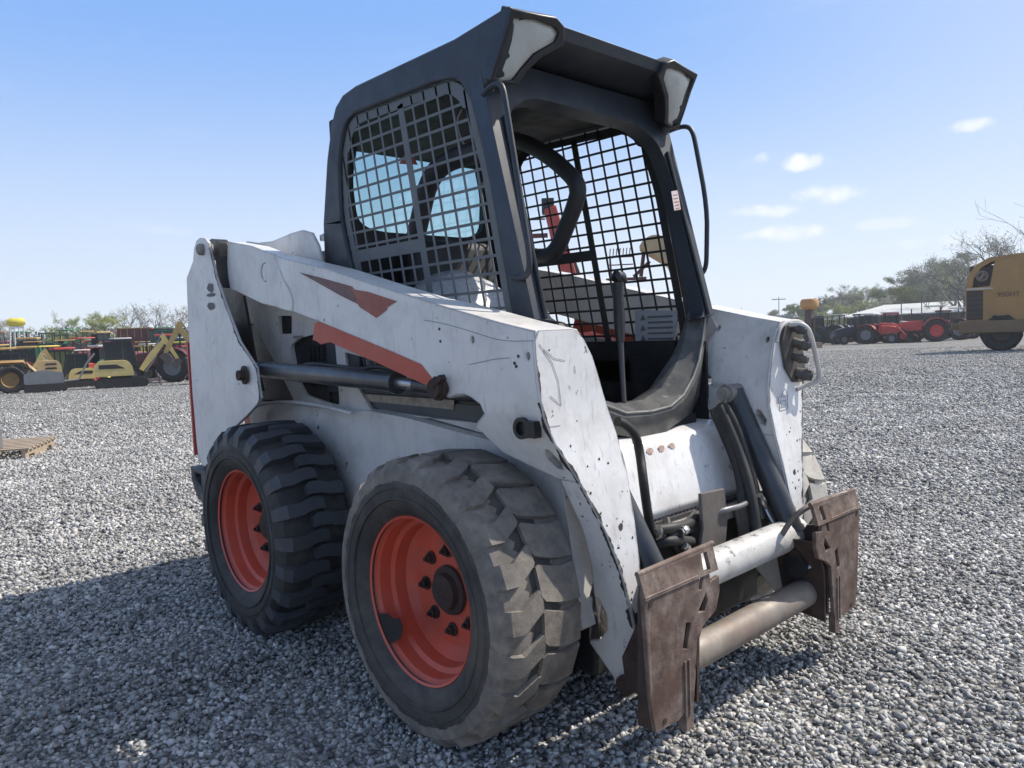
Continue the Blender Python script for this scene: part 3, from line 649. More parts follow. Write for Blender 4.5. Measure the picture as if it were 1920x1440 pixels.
        worn([Vector((itp(XF, z)+.0052, s*(itp(YS, z)+.0030), z)) for z in edge_z[1:14]], Vector((.0004, 0, 0)), Vector((0, -s, 0)), .0010, .009, 'worn_front_edge')
        worn([Vector((itp(XF, z)+.0052, s*(itp(YI, z)-.0018), z)) for z in edge_z[1:14]], Vector((.0004, 0, 0)), Vector((0, s, 0)), .0, .003, 'worn_inner_edge')
        # scattered paint chips on the front plate and the outer skin
        Ch = Fp
        def blob(c, ax, ay, n_v, r):
            el = rnd.uniform(.5, 2.2); pts = [c+ax*(r*math.cos(t)*rnd.uniform(.4, 1.3))+ay*(el*r*math.sin(t)*rnd.uniform(.4, 1.3)) for t in [j*math.pi/4 for j in range(8)]]
            Ch.plate(pts, d=n_v*.0006)
        for k in range(26):
            z = rnd.uniform(.42, 1.04) if k < 12 else rnd.uniform(.36, .70); yo, yi = itp(YS, z), itp(YI, z); t = rnd.random()**2
            blob(Vector((itp(XF, z)+.0042, s*(yo-.008-(yo-yi-.016)*t), z)), Vector((0, 1, 0)), Vector((.08, 0, 1)), Vector((1, 0, 0)), rnd.choice((.0012, .0018, .003, .0045)))
        for k in range(9):
            x = rnd.uniform(-.8, .80); z = 1.27-.18*(x+.1)-rnd.uniform(-.02, .2)
            if x < -.3: z = rnd.uniform(1.25, 1.40)
            yl = ysurf(x, z); blob(Vector((x, s*(yl+.0006), z)), Vector((1, 0, 0)), Vector((0, 0, 1)), Vector((0, s, 0)), rnd.choice((.001, .0015, .0025)))
        for k in range(10):
            z = rnd.uniform(.30, .80); x = itp(XF, z)-rnd.uniform(.01, .06); blob(Vector((x, s*(itp(YS, z)+.001), z)), Vector((1, 0, 0)), Vector((0, 0, 1)), Vector((0, s, 0)), rnd.choice((.0015, .003, .005)))
        Fp.build('arm_front_plate', [white_front(), flat('bare_edge', (.035, .03, .03), .7)], o, smooth=25)
        # scratches on front plate
        if s < 0:
            for k, path in enumerate(([(1012, 645), (1035, 680), (1046, 715), (1050, 760), (1044, 755), (1030, 742)], [(1020, 655), (1040, 672), (1060, 676)], [(1066, 722), (1068, 729)], [(1020, 800), (1045, 797)], [(1077, 686), (1078, 700)])):
                pts = [Vector((itp(XF, at(u, v, X=.89).z)+.0052, at(u, v, X=.89).y, at(u, v, X=.89).z)) for u, v in path]
                Sc = MB(); Sc.tube(pts, .0005, 5); Sc.build('scratch', flat('scratch_dark', (.09, .085, .09)), o)
        # bare-metal patches with broken paint, foot of the arm
        for (u, v, rx, rz) in ((1165, 989, .007, .010),):
            p = hit(u, v, (.96, 0, .58), Vector((1, 0, 0))); zz = p.z
            pts = [Vector((itp(XF, zz)+.0045, p.y*(-s)+rx*math.cos(t)*random.uniform(.8, 1.2), zz+rz*math.sin(t)*random.uniform(.8, 1.2))) for t in [k*2*math.pi/12 for k in range(12)]]
            Q = MB(); Q.plate(pts, d=(.001, 0, 0)); Q.build('paint_chip', flat('primer_chip', (.10, .085, .075), .8, var=(60, .4)), o)
        # red trim plate under the beam
        Tr = MB(); q = [at(u, v, Y=-.648) for u, v in [(588, 608), (594, 603), (608, 603), (790, 680), (812, 712), (810, 728), (760, 706), (700, 678), (640, 652), (618, 642), (600, 646), (592, 640), (585, 638)]]
        q = [Vector((p.x, s*.646, p.z)) for p in q]
        Tr.plate(q, d=(0, -s*.006, 0)); Tr.build('arm_trim', orange(), o, bevel=.0015)
        if True:
            Sh = MB(); q = [at(u, v, Y=-.6512) for u, v in [(562, 511), (595, 519), (660, 537), (665, 543), (690, 547), (744, 565), (726, 576), (725, 581), (706, 596), (675, 576), (671, 570), (640, 555)]]
            # split: grey-brown tip and orange body
            ql = [Vector((p.x, s*.6512, p.z)) for p in q]
            Sh.plate(ql, d=(0, s*.0009, 0)); Sh.build('arrow_decal', faded(), o)
            S2 = MB(); q2 = [at(u, v, Y=-.6512) for u, v in [(563, 511.5), (595, 519.5), (655, 537), (668, 560), (665, 567), (640, 554)]]
            S2.plate([Vector((p.x, s*.6523, p.z)) for p in q2], d=(0, s*.0006, 0)); S2.build('faded_decal', brown_d(), o)
            L3 = MB(); 0 and L3.plate([Vector((p.x, s*.6512, p.z)) for p in [at(u, v, Y=-.6512) for u, v in [(706, 598), (727, 583), (746, 565), (748, 566), (729, 585), (707, 600)]]], d=(0, s*.0012, 0))
        # rod-end pin and its keeper
        c = at(825, 728, Y=-.655); c = Vector((c.x, s*.652, c.z))
        Pn = MB(); Pn.tube([c-Vector((0, s*.10, 0)), c+Vector((0, s*.028, 0))], .026, 18); Pn.tube([c+Vector((0, s*.004, 0)), c+Vector((0, s*.014, 0))], .034, 10); Pn.box(c+Vector((.018, s*.020, .020)), (.045, .020, .014), Matrix.Rotation(-.6, 3, 'Y')); Pn.build('rod_pin', rust_d(), LD)
        # stop bracket and hose guide (dark fitting on the skin)
        c = at(978, 803, Y=-.64); c = Vector((c.x, s*(ysurf(c.x, c.z)+.004), c.z))
        Hf = MB(); Hf.lathe([(0, .027), (s*.016, .027), (s*.016, .017), (0, .017)], c=c, seg=20, closed=True); Hf.tube([c, c+Vector((0, s*.004, 0))], .018, 14); Hf.box(c+Vector((.038, s*.010, 0)), (.032, .024, .040)); Hf.build('hose_fitting', black(), LD)
        # foot pin
        c = on_arm(1176, 1283); c = Vector((c.x, -s*c.y*1.0, c.z))
        Fp2 = MB(); Fp2.tube([c-Vector((0, s*.05, 0)), c+Vector((0, s*.014, 0))], .026, 18); Fp2.lathe([(s*.014, .020), (s*.018, .014), (s*.016, .001)], c=c, seg=14); Fp2.build('foot_pin', rust_d(), LD)
        # small bolts
        for (u, v) in ((824, 617), (826, 640), (972, 668), (965, 681), (968, 687)):
            p = at(u, v, Y=-.65); Bo = MB(); Bo.tube([Vector((p.x, s*.649, p.z)), Vector((p.x, s*.6515, p.z))], .004, 8); Bo.build('rivet', black(), o)
        # rear pivot knuckle
        c = at(402, 468, Y=-.60); c = Vector((c.x, s*.61, c.z))
        Kn = MB(); Kn.plate(circ(c, .045, 20), d=(0, -s*.06, 0)); Kn.build('pivot_bush', black(), LD)
        K2 = MB(); q = [Vector((p.x, s*.640, p.z)) for p in PX([(399, 455), (406, 450), (412, 456), (418, 540), (408, 520)], Y=-.64)]; K2.plate(q, d=(0, -s*.03, 0)); K2.build('pivot_link', black(), LD)
arms()

# ---- hydraulic cylinders
for s in (-1, 1):
    def m_(p): return Vector((p.x, -s*p.y, p.z))
    a, b, c = m_(at(492, 693, Y=-.60)), m_(at(745, 717, Y=-.60)), m_(at(822, 727, Y=-.61))
    C = MB(); C.tube([a, a+(b-a)*.02, b], [.026, .031, .031], 24); C.tube([b-(b-a).normalized()*.012, b+(b-a).normalized()*.004], .035, 24); C.tube([a-(b-a)*.03, a+(b-a)*.01], [.030, .032], 16)
    o = C.build('lift_cylinder', cylm(), LD)
    Rd = MB(); Rd.tube([b, b+(c-b)*.55], .017, 16); Rd.build('piston_rod', steel(), o)
    Rk = MB(); Rk.tube([b+(c-b)*.5, c+(c-b)*.1], .024, 14); Rk.build('rod_end', black(), o)
    E_ = MB(); E_.tube([a+Vector((-.012, s*.02, 0)), a+Vector((-.012, -s*.05, 0))], .028, 16); E_.build('cylinder_eye', dirty(), o)
    Hs = MB(); pts = [m_(at(u, v, Y=-.585)) for u, v in [(560, 690), (580, 681), (640, 688), (680, 693), (700, 687), (730, 690), (745, 700)]]
    Hs.tube(smoothpath(pts), .0075, 10); Hs.build('hose', rubber_h(), LD)
    # dark frame behind the upright
    # tilt cylinder
    a, b = Vector((.775, s*.385, .835)), Vector((1.005, s*.345, .40))
    C = MB(); C.tube([a, b], .036, 28); C.tube([b+(a-b)*.0, b+(a-b)*.04], .040, 28); o = C.build('tilt_cylinder', cylm(), LD)
    E_ = MB(); E_.tube([a+Vector((0, s*.05, .0)), a-Vector((0, s*.05, 0))], .030, 20); E_.tube([a-Vector((0, s*.05, 0)), a-Vector((0, s*.07, 0))], .022, 16); E_.build('cylinder_eye', dirty(), o)
    Rd = MB(); Rd.tube([b, Vector((1.06, s*.335, .30))], .018, 16); Rd.build('piston_rod', steel(), o)
    Br = MB(); Br.box((.72, s*.42, .80), (.10, .02, .14)); Br.build('cylinder_bracket', white_in(), LD, bevel=.01)

# ---- front
def front():
    P_ = MB()
    vs = [(.70, -.40, .765), (.70, .40, .765), (.745, .40, .755), (.745, -.40, .755), (.80, -.42, .505), (.80, .42, .505), (.72, .42, .49), (.72, -.42, .49)]
    vs = [Vector(v) for v in vs]
    P_.plate([Vector((.58, -.40, .738)), Vector((.700, -.40, .738)), Vector((.745, -.40, .725)), Vector((.768, -.40, .69)), Vector((.815, -.40, .52)), Vector((.80, -.40, .495)), Vector((.62, -.40, .495))], d=(0, .80, 0))
    P_.build('front_panel', white_front(), LD, bevel=.012, seg=3)
    # worn brand lettering: a few orange flecks
    D = MB()
    for (u, v) in ((1219, 846), (1240, 841), (1260, 836)):
        c = hit(u, v, (.7685, 0, .69), Vector((.17, 0, .047)).normalized()); n_ = 14
        pts = [c+Vector((-.266*.010*math.sin(t), .017*math.cos(t)*random.uniform(.6, 1.15), .0095*math.sin(t))) for t in [k*2*math.pi/n_ for k in range(n_)]]
        D.plate(pts, d=(.0012, 0, .0003))
    D.build('faded_lettering', mat('lettering_rust', (.42, .24, .16), .7, var=(60, .4), dirt=(55, (.70, .66, .62), .95, .40)), LD)
    # lower front frame, its black block also standing for the shadow under the belly
    Lf = MB(); Lf.box((.76, 0, .315), (.16, .84, .35)); Lf.build('front_frame', black(), LD, bevel=.01)
    # serrated step
    St = MB(); n_ = 26
    y0, y1 = -.18, .36
    prof = []
    for i in range(n_):
        y = y0+(y1-y0)*i/n_; w = (y1-y0)/n_
        prof += [Vector((0, y, 0)), Vector((0, y+w*.55, 0)), Vector((0, y+w*.55, -.007)), Vector((0, y+w, -.007))]
    pts = [Vector((.865, p.y, .500+p.z)) for p in prof] + [Vector((.865, y1, .455)), Vector((.865, y0, .455))]
    St.plate(pts, d=(.005, 0, 0))
    St.plate([Vector((.80, p.y, .500+p.z)) for p in prof] + [Vector((.80, y1, .485)), Vector((.80, y0, .485))], d=(.005, 0, 0))
    St.box((.835, (y0+y1)/2, .484), (.060, y1-y0, .006))
    for i in range(6): St.box((.872, y0+.04+i*.075, .480), (.006, .006 if i % 2 else .022, .022 if i % 2 else .008))
    St.build('step', dirty(), LD)
    # centre bracket
    Bk = MB(); q = PX([(1308, 925), (1352, 915), (1358, 975), (1352, 1052), (1302, 1062), (1312, 990)], X=.90); Bk.plate(q, d=(.012, 0, 0)); Bk.plate([Vector((.86, -.0, .50)), Vector((.90, 0, .50)), Vector((.90, 0, .34)), Vector((.86, 0, .34))], d=(0, .006, 0))
    Bk.build('bracket', mat('dusty_bracket', (.14, .125, .115), .75, .2, var=(15, .3), dirt=(14, (.22, .19, .17), .6), bump=(50, .2)), LD, bevel=.004)
    for q, nme in (([(1376, 950), (1398, 945), (1412, 1010), (1388, 1020)], 'gusset'), ([(1415, 925), (1440, 915), (1462, 1000), (1430, 1015)], 'gusset')):
        G = MB(); G.plate(PX(q, X=.88), d=(.01, 0, 0)); G.build(nme, dirty(), LD)
    # cross tubes
    A = MB(); A.tube([Vector((.985, -.235, .392)), Vector((.985, .40, .392))], .049, 32); A.build('arm_cross_tube', mat('white_paint_grimy', (.60, .59, .57), .42, 0, var=(6, .2), chip=(20, .60, DK), dirt=(9, (.22, .20, .18), .9, .45), bump=(30, .1)), LD)
    A = MB(); A.tube([Vector((.985, -.41, .392)), Vector((.985, -.232, .392))], .040, 24); A.build('tube_stub', black(), LD)
    for (u, v, r) in ((1373, 1034, .004), (1376, 1052, .002), (1392, 1012, .010), (1400, 1015, .008), (1414, 1030, .004)):
        c = at(u, v, X=1.02)
    B = MB(); B.tube([Vector((1.04, -.33, .218)), Vector((1.04, .34, .218))], .043, 32); B.build('attachment_tube', rust_t(), LD)
    # hoses and fittings
    H = lambda pts, r, m=rubber_h, nme='hose': MB().tube(smoothpath(pts, 3), r, 12).build(nme, m(), LD)
    H(PX([(1158, 790), (1172, 796), (1192, 815), (1200, 850)], X=.86)+PX([(1206, 900), (1214, 960), (1222, 1000)], X=.90), .013)
    H([at(1345, 762, X=.80), at(1360, 790, X=.82), at(1385, 850, X=.86), at(1402, 900, X=.90), at(1412, 950, X=.93), at(1418, 1005, X=.95)], .018)
    H([at(1352, 755, X=.80), at(1375, 790, X=.83), at(1400, 860, X=.87), at(1415, 920, X=.90), at(1425, 975, X=.93)], .017)
    H([at(1338, 766, X=.79), at(1352, 800, X=.81), at(1378, 860, X=.85), at(1390, 905, X=.88), at(1392, 945, X=.90)], .016)
    H([at(1410, 895, X=.88), at(1415, 930, X=.90), at(1395, 948, X=.92), at(1362, 955, X=.92), at(1340, 962, X=.90)], .009, lambda: mat('grey_pipe', (.17, .17, .18), .4, .3))
    H([at(1228, 995, X=.90), at(1260, 990, X=.92), at(1290, 985, X=.90), at(1305, 965, X=.86)], .015)
    H([at(1232, 1020, X=.90), at(1262, 1012, X=.93), at(1296, 1015, X=.90)], .014)
    H([at(1250, 975, X=.88), at(1255, 1000, X=.92), at(1270, 1035, X=.90)], .012)
    for pts in (([(1276, 998), (1288, 992)],) + ([(1282, 1022), (1292, 1034)],) + ([(1232, 990), (1237, 1002)],) + ([(1424, 928), (1434, 952)],)):
        p = pts; a, b = at(*p[0], X=.93), at(*p[1], X=.93); F_ = MB(); F_.tube([a, b], .011, 6); F_.tube([a+(b-a)*.3, a+(b-a)*.6], .013, 12); F_.build('hose_coupling', steel(), LD, smooth=20)
    H([at(1434, 952, X=.93), at(1440, 965, X=.94), at(1452, 985, X=.96)], .007, steel, 'hydraulic_pipe')
front()

# ---- attachment plates
def attach():
    XP = 1.118
    pl = [(1216, 1104), (1243, 1090), (1290, 1068), (1320, 1056), (1322, 1085), (1312, 1098), (1328, 1062), (1334, 1090), (1346, 1078), (1350, 1095), (1343, 1144), (1308, 1185), (1305, 1265), (1301, 1310), (1273, 1340), (1232, 1349), (1228, 1250), (1224, 1140)]
    hole1 = [(1324, 1112), (1327, 1125), (1322, 1146), (1309, 1149)]; hole2 = [(1287, 1168), (1296, 1168), (1289, 1217), (1281, 1217)]
    def S_(pts, s): return [Vector((p.x, -s*p.y, p.z)) for p in pts]
    base = [Vector((XP, -.568, .470)), Vector((XP, -.345, .470)), Vector((XP, -.352, .425)), Vector((XP, -.340, .425)), Vector((XP, -.325, .462)), Vector((XP, -.305, .462)), Vector((XP, -.300, .435)), Vector((XP, -.262, .440)), Vector((XP, -.260, .40)), Vector((XP, -.278, .356)), Vector((XP, -.330, .335)), Vector((XP, -.361, .312)), Vector((XP, -.371, .222)), Vector((XP, -.382, .155)), Vector((XP, -.445, .135)), Vector((XP, -.535, .140)), Vector((XP, -.548, .20)), Vector((XP, -.560, .35))]
    h1 = PX(hole1, X=XP); h2 = PX(hole2, X=XP)
    for s in (-1, 1):
        A = MB(); A.plate(S_(base, s), [S_(h1, s), S_(h2, s)], d=(-.012, 0, 0))
        o = A.build('attachment_plate', rust(), LD, bevel=.002)
        # top wedge leaning back
        Tp = MB(); Tp.plate([Vector((XP+.004, s*.566, .458)), Vector((XP+.004, s*.27, .458)), Vector((XP-.012, s*.27, .518)), Vector((XP-.012, s*.566, .512))], [[Vector((XP+.001, s*.330, .466)), Vector((XP+.001, s*.300, .466)), Vector((XP-.010, s*.300, .508)), Vector((XP-.010, s*.325, .508))]], d=(-.012, 0, -.002))
        Tp.tube([Vector((XP-.018, s*.568, .514)), Vector((XP-.018, s*.262, .520))], .007, 10)
        Tp.build('top_wedge', rust(), o, bevel=.001)
        Jg = MB(); n_ = 14; pts = []
        for i in range(n_): pts.append(Vector((XP+.001, s*(.565-.016*i), .4635)))
        Jg.tube(pts, [.003*random.uniform(.7, 1.3) for _ in pts], 6); Jg.build('weld_bead', rust(), o)
        Sd = MB()   # return flanges
        Sd.plate([Vector((XP-.012, s*.568, .49)), Vector((XP-.012, s*.537, .142)), Vector((XP-.050, s*.537, .142)), Vector((XP-.018, s*.568, .46))], d=(0, -s*.010, 0))
        Sd.build('outer_flange', rust_d(), o); Sd = MB()
        Sd.plate([Vector((XP-.012, s*.295, .40)), Vector((XP-.012, s*.345, .30)), Vector((XP-.012, s*.352, .14)), Vector((XP-.14, s*.352, .16)), Vector((XP-.15, s*.295, .40))], d=(0, -s*.010, 0))
        Sd.build('inner_flange', rust_d(), o)
        Rb = MB()
        for yy_ in (.398, .415): Rb.plate([Vector((XP, s*yy_, .27)), Vector((XP, s*(yy_+.005), .27)), Vector((XP, s*(yy_+.005), .135)), Vector((XP, s*yy_, .135))], d=(.004, 0, 0))
        Rb.build('rib', rust(), o)
        for (y, z) in ((.545, .445), (.50, .155), (.365, .245)):
            Bh = MB(); Bh.tube([Vector((XP-.002, s*y, z)), Vector((XP+.002, s*y, z))], .007, 10); Bh.build('bolt', rust_d(), o)
        Wd = MB(); Wd.box((XP-.01, s*.40, .125), (.022, .028, .06)); Wd.build('lock_wedge', rust(), o)
        # hinge web towards the arm foot
        Wb = MB(); Wb.plate([Vector((1.105, s*.36, .44)), Vector((1.105, s*.36, .16)), Vector((1.0, s*.36, .18)), Vector((.985, s*.36, .30)), Vector((1.04, s*.36, .43))], d=(0, s*.012, 0)); Wb.plate([Vector((1.105, s*.47, .42)), Vector((1.105, s*.47, .16)), Vector((.99, s*.47, .19)), Vector((.98, s*.47, .26)), Vector((1.05, s*.47, .40))], d=(0, s*.012, 0)); Wb.build('hinge_web', rust_d(), o)
        Hp = MB(); Hp.tube([Vector((1.03, s*.30, .31)), Vector((1.03, s*.37, .31))], .036, 20); Hp.build('hinge_bush', black(), o)
    # lock levers
    pts = [at(1466, 1003, X=1.02), at(1480, 980, X=1.04), at(1502, 957, X=1.07), at(1540, 938, X=1.09), at(1585, 924, X=1.10)]
    MB().tube(smoothpath(pts), .0085, 12).build('lock_lever', mat('lever_steel', (.17, .15, .135), .5, .4, dirt=(12, (.08, .06, .05), .5)), LD)
    pts = [at(1238, 1062, X=1.04), at(1262, 1052, X=1.06), at(1275, 1060, X=1.08)]
    MB().tube(smoothpath(pts), .007, 10).build('lock_lever', rust(), LD)
    MB().tube([Vector((1.03, .30, .345)), Vector((1.02, .40, .38))], .02, 12).build('lever_hub', rust_d(), LD)
attach()

# ---- auxiliary couplers on the left arm
def couplers():
    K = MB(); q = PX([(1463, 640), (1468, 612), (1490, 606), (1503, 612), (1500, 650), (1506, 690), (1500, 716), (1484, 716), (1470, 690)], X=.895); K.plate(q, d=(.008, 0, 0))
    o = K.build('coupler_block', mat('dirty_coupler', (.12, .11, .10), .65, .3, var=(30, .5), dirt=(20, (.24, .22, .20), .6), bump=(60, .3)), LD)
    for (a, b, r) in (((1483, 612), (1512, 622), .013), ((1486, 640), (1516, 652), .015), ((1486, 668), (1515, 676), .013), ((1492, 698), (1524, 706), .018)):
        p, q = at(*a, X=.90), at(*b, X=.95); C = MB(); C.tube([p, p+(q-p)*.5, q], [r, r*1.1, r*.9], 14); C.tube([p+(q-p)*.45, p+(q-p)*.62], r*1.3, 8); C.build('coupler', mat('dirty_coupler', (.12, .11, .10)), o, smooth=25)
    pts = [at(1478, 609, X=.90), at(1500, 607, X=.93), at(1514, 614, X=.95), at(1522, 634, X=.955), at(1530, 668, X=.955), at(1537, 700, X=.955), at(1534, 714, X=.95), at(1512, 722, X=.92), at(1493, 730, X=.90)]
    MB().tube(smoothpath(pts), .0085, 12).build('coupler_guard', white_in(), LD)
    q = PX([(1456, 642), (1461, 618), (1470, 606), (1488, 601), (1503, 603)], X=.9)
    MB().tube(smoothpath(q+PX([(1509, 612)], X=.9)), .006, 8).build('mount_rim', white_in(), LD)
    # outlined sticker
    for loop in ([(1455, 745), (1472, 741), (1473, 766), (1458, 770), (1455, 745)], [(1459, 752), (1469, 750), (1470, 760), (1461, 762), (1459, 752)], [(1461, 742), (1467, 728), (1473, 741)]):
        pts = [hit(u, v, (.899, 0, .82), Vector((1, 0, .12)))+Vector((.008, 0, 0)) for u, v in loop]
        MB().tube(pts, .0011, 5).build('sticker', flat('sticker_ink', (.22, .25, .32)), LD)
couplers()

# ---- cab
def cab():
    CB = MB()
    side = [Vector((-.47, -.44, 1.02)), Vector((-.452, -.44, 1.337)), Vector((-.446, -.44, 1.495)), Vector((-.394, -.44, 1.722)), Vector((-.350, -.44, 1.84)), Vector((-.315, -.44, 1.895)), Vector((-.262, -.44, 1.925)), Vector((-.176, -.44, 1.935)), Vector((.372, -.44, 1.930)), Vector((.612, -.44, 1.948)), Vector((.603, -.44, 1.90)), Vector((.572, -.44, 1.83)), Vector((.545, -.44, 1.785)), Vector((.500, -.44, 1.76)), Vector((.585, -.44, 1.43)), Vector((.660, -.44, 1.11)), Vector((.64, -.44, 1.02)), Vector((.61, -.44, .86)), Vector((-.47, -.44, .86))]
    win = rounded([Vector((-.245, -.44, 1.845)), Vector((.405, -.44, 1.825)), Vector((.49, -.44, 1.55)), Vector((.585, -.44, 1.08)), Vector((.60, -.44, .94)), Vector((-.24, -.44, .94)), Vector((-.24, -.44, 1.25)), Vector((-.315, -.44, 1.50)), Vector((-.31, -.44, 1.72))], [.10, .10, .05, .05, .05, .05, .05, .05, .08], 5)
    cabo = None
    for s in (-1, 1):
        A = MB(); A.plate(mir(side, s), [mir(win, s)], d=(0, -s*.045, 0))
        o = A.build('cab_side' if cabo else 'cab', navy(), LD if not cabo else cabo, bevel=.012, seg=3)
        if not cabo: cabo = o
    # roof with soft edges, overhanging front
    Rf = MB(); prof = [(-.262, 1.895), (-.30, 1.86), (-.262, 1.927), (-.17, 1.940), (.37, 1.938), (.60, 1.952), (.625, 1.938), (.615, 1.905), (.50, 1.885), (.30, 1.875), (-.25, 1.875)]
    prof = [(-.29, 1.86), (-.30, 1.905), (-.255, 1.932), (-.17, 1.942), (.37, 1.940), (.585, 1.952), (.617, 1.938), (.605, 1.905), (.52, 1.880), (.30, 1.875), (-.20, 1.87)]
    Rf.plate([Vector((x, -.40, z)) for x, z in prof], d=(0, .80, 0)); Rf.build('roof', navy(), cabo, bevel=.012, seg=3)
    # rear wall with window
    Rw = MB(); xr = -.43
    rw = [Vector((xr, -.40, .90)), Vector((xr, -.40, 1.875)), Vector((xr, .40, 1.875)), Vector((xr, .40, .90))]
    rh = rounded([Vector((xr, -.315, 1.50)), Vector((xr, -.33, 1.66)), Vector((xr, -.29, 1.845)), Vector((xr, .29, 1.845)), Vector((xr, .33, 1.66)), Vector((xr, .315, 1.50)), Vector((xr, .22, 1.475)), Vector((xr, -.22, 1.475))], .05, 4)
    Rw.plate(rw, [rh], d=(.03, 0, 0)); Rw.build('rear_wall', cabin_dark(), cabo)
    G = MB(); G.plate([p+Vector((.012, 0, 0)) for p in rh], d=(.005, 0, 0))
    gm = bpy.data.materials.new('tinted_glass'); gm.use_nodes = True; n = gm.node_tree.nodes; n.clear(); out = n.new('ShaderNodeOutputMaterial'); tr = n.new('ShaderNodeBsdfTransparent'); tr.inputs[0].default_value = (.72, .86, .86, 1); gl = n.new('ShaderNodeBsdfGlossy'); gl.inputs['Roughness'].default_value = .03; ms = n.new('ShaderNodeMixShader'); ms.inputs[0].default_value = .07; gm.node_tree.links.new(tr.outputs[0], ms.inputs[1]); gm.node_tree.links.new(gl.outputs[0], ms.inputs[2]); gm.node_tree.links.new(ms.outputs[0], out.inputs[0])
    G.build('rear_window', gm, cabo)
    # headliner
    Hl = MB(); Hl.plate([Vector((-.43, -.395, 1.82)), Vector((-.29, -.395, 1.862)), Vector((.47, -.395, 1.862)), Vector((.47, -.395, 1.846)), Vector((-.28, -.395, 1.846)), Vector((-.43, -.395, 1.78))], d=(0, .79, 0)); Hl.box((-.39, 0, 1.85), (.08, .79, .06)); Hl.build('headliner', cabin_dark(), cabo)
    # front frame: plane through the posts
    p0 = Vector((.500, 0, 1.76)); dn = Vector((.172, 0, -.663)).normalized(); nrm = Vector((-dn.z, 0, dn.x))
    def fp(y, z, back=0.):
        t = (z-p0.z)/dn.z; p = p0+dn*t; return Vector((p.x, y, z))-nrm*back
    Fr = MB()
    def half(pts): return [(-y, z) for y, z in pts] + [(y, z) for y, z in pts[::-1]]
    outer = [(-.441, 1.10), (-.441, 1.80), (-.40, 1.862), (.40, 1.862), (.441, 1.80), (.441, 1.10)]
    # opening, upper part
    op = rounded([fp(y, z) for y, z in [(-.385, 1.09), (-.385, 1.60), (-.355, 1.715), (-.25, 1.765), (.25, 1.765), (.355, 1.715), (.385, 1.60), (.385, 1.09)]], .05, 4)
    ol = [fp(y, z) for y, z in outer]
    # make one ring polygon: outer up and over, inner back (open at the bottom)
    ring = ol[:] + [op_ for op_ in op[::-1]]
    Fr.plate(ring, d=-nrm*.055); Fr.build('front_frame', navy(), cabo, bevel=.008, seg=2)
    # lower tub: funnel from outer rim to a recessed inner rim
    def loopU(w_top, z_bot, w_bot, x_add, zc):
        return [(-w_top, 1.10), (-w_top, .97), (-w_top+.01, zc+.07), (-w_bot-.05, zc), (-w_bot, z_bot+.01), (0, z_bot), (w_bot, z_bot+.01), (w_bot+.05, zc), (w_top-.01, zc+.07), (w_top, .97), (w_top, 1.10)]
    def fx(z): return .672+.07*sstep(1.05, .82, z)
    def crv(w_top, zb, w_bot, inset, xo, it=2):
        raw = [Vector((0, -w_top, 1.12)), Vector((0, -w_top, .96)), Vector((0, -w_top+.02, .88)), Vector((0, -w_bot-.04, zb+.02)), Vector((0, -w_bot+.04, zb)), Vector((0, 0, zb-.004)), Vector((0, w_bot-.04, zb)), Vector((0, w_bot+.04, zb+.02)), Vector((0, w_top-.02, .88)), Vector((0, w_top, .96)), Vector((0, w_top, 1.12))]
        q = smoothpath(raw, 1)
        return [Vector((fp(0, 1.097).x+.085*sstep(1.08, .82, p.z)-xo if p.z < 1.097 else fp(0, p.z).x-xo, p.y, p.z)) for p in q]
    
    def lp(h, dx=0, dw=0, dz=0):
        q = [Vector((x+dx, -(w+dw), z+dz)) for w, z, x in h] + [Vector((x+dx, w+dw, z+dz)) for w, z, x in h[-2::-1]]
        return [a.lerp(b, t) for a, b in zip(q[:-1], q[1:]) for t in (0, .5)]+[q[-1]]
    fold = [(.425, 1.12, .662), (.388, 1.01, .668), (.338, .94, .686), (.278, .885, .700), (.200, .835, .715), (.120, .806, .722), (0, .800, .725)]
    inn_ = [(.388, 1.12, .612), (.348, 1.02, .612), (.312, .965, .617), (.252, .915, .626), (.172, .862, .636), (.070, .834, .642), (0, .832, .642)]
    low_ = [(.440, 1.12, .640), (.420, 1.01, .645), (.385, .90, .655), (.335, .825, .675), (.250, .775, .700), (.080, .734, .718), (0, .730, .718)]
    L_low = lp(low_); L_out = lp(fold, -.004, .004, -.006); L_rim = lp(fold, -.008, -.008, .004); L_in = lp(inn_); L_deep = lp([(w-.004, z-.004, x-.010-.035*min(1, i/3)) for i, (w, z, x) in enumerate(inn_)])
    T = MB(); loops = [L_low, L_out, L_rim, L_in, L_deep]; k = len(L_out); vs = [p for l in loops for p in l]
    fs = [(a*k+i, a*k+i+1, (a+1)*k+i+1, (a+1)*k+i) for a in range(len(loops)-1) for i in range(k-1)]
    Tm = MB(); Tm.tube([p+Vector((.002, 0, .002)) for p in L_rim], .0045, 8); Tm.build('sill_edge', mat('sill_edge_worn_highlight', (.17, .17, .16), .4, 0, dirt=(14, (.34, .33, .30), .8, .42)), cabo)  # worn ridge on the fold, lightened to paint its highlight line
    T.add(vs, fs); o = T.build('cab_sill', sill_grey(), cabo, smooth=16)
    sol = o.modifiers.new('thick', 'SOLIDIFY'); sol.thickness = .006; sol.offset = -1
    # sill fluting line
    # foot well
    Fw = MB()
    Fw.box((.12, -.395, .82), (1.10, .012, .25)); Fw.box((.12, .395, .86), (1.10, .012, .30)); Fw.box((.12, 0, .70), (1.10, .80, .012)); Fw.box((-.05, 0, .80), (.012, .78, .20)); Fw.box((.665, 0, .72), (.04, .60, .10))
    Fw.build('foot_well', cabin_dark(), cabo)
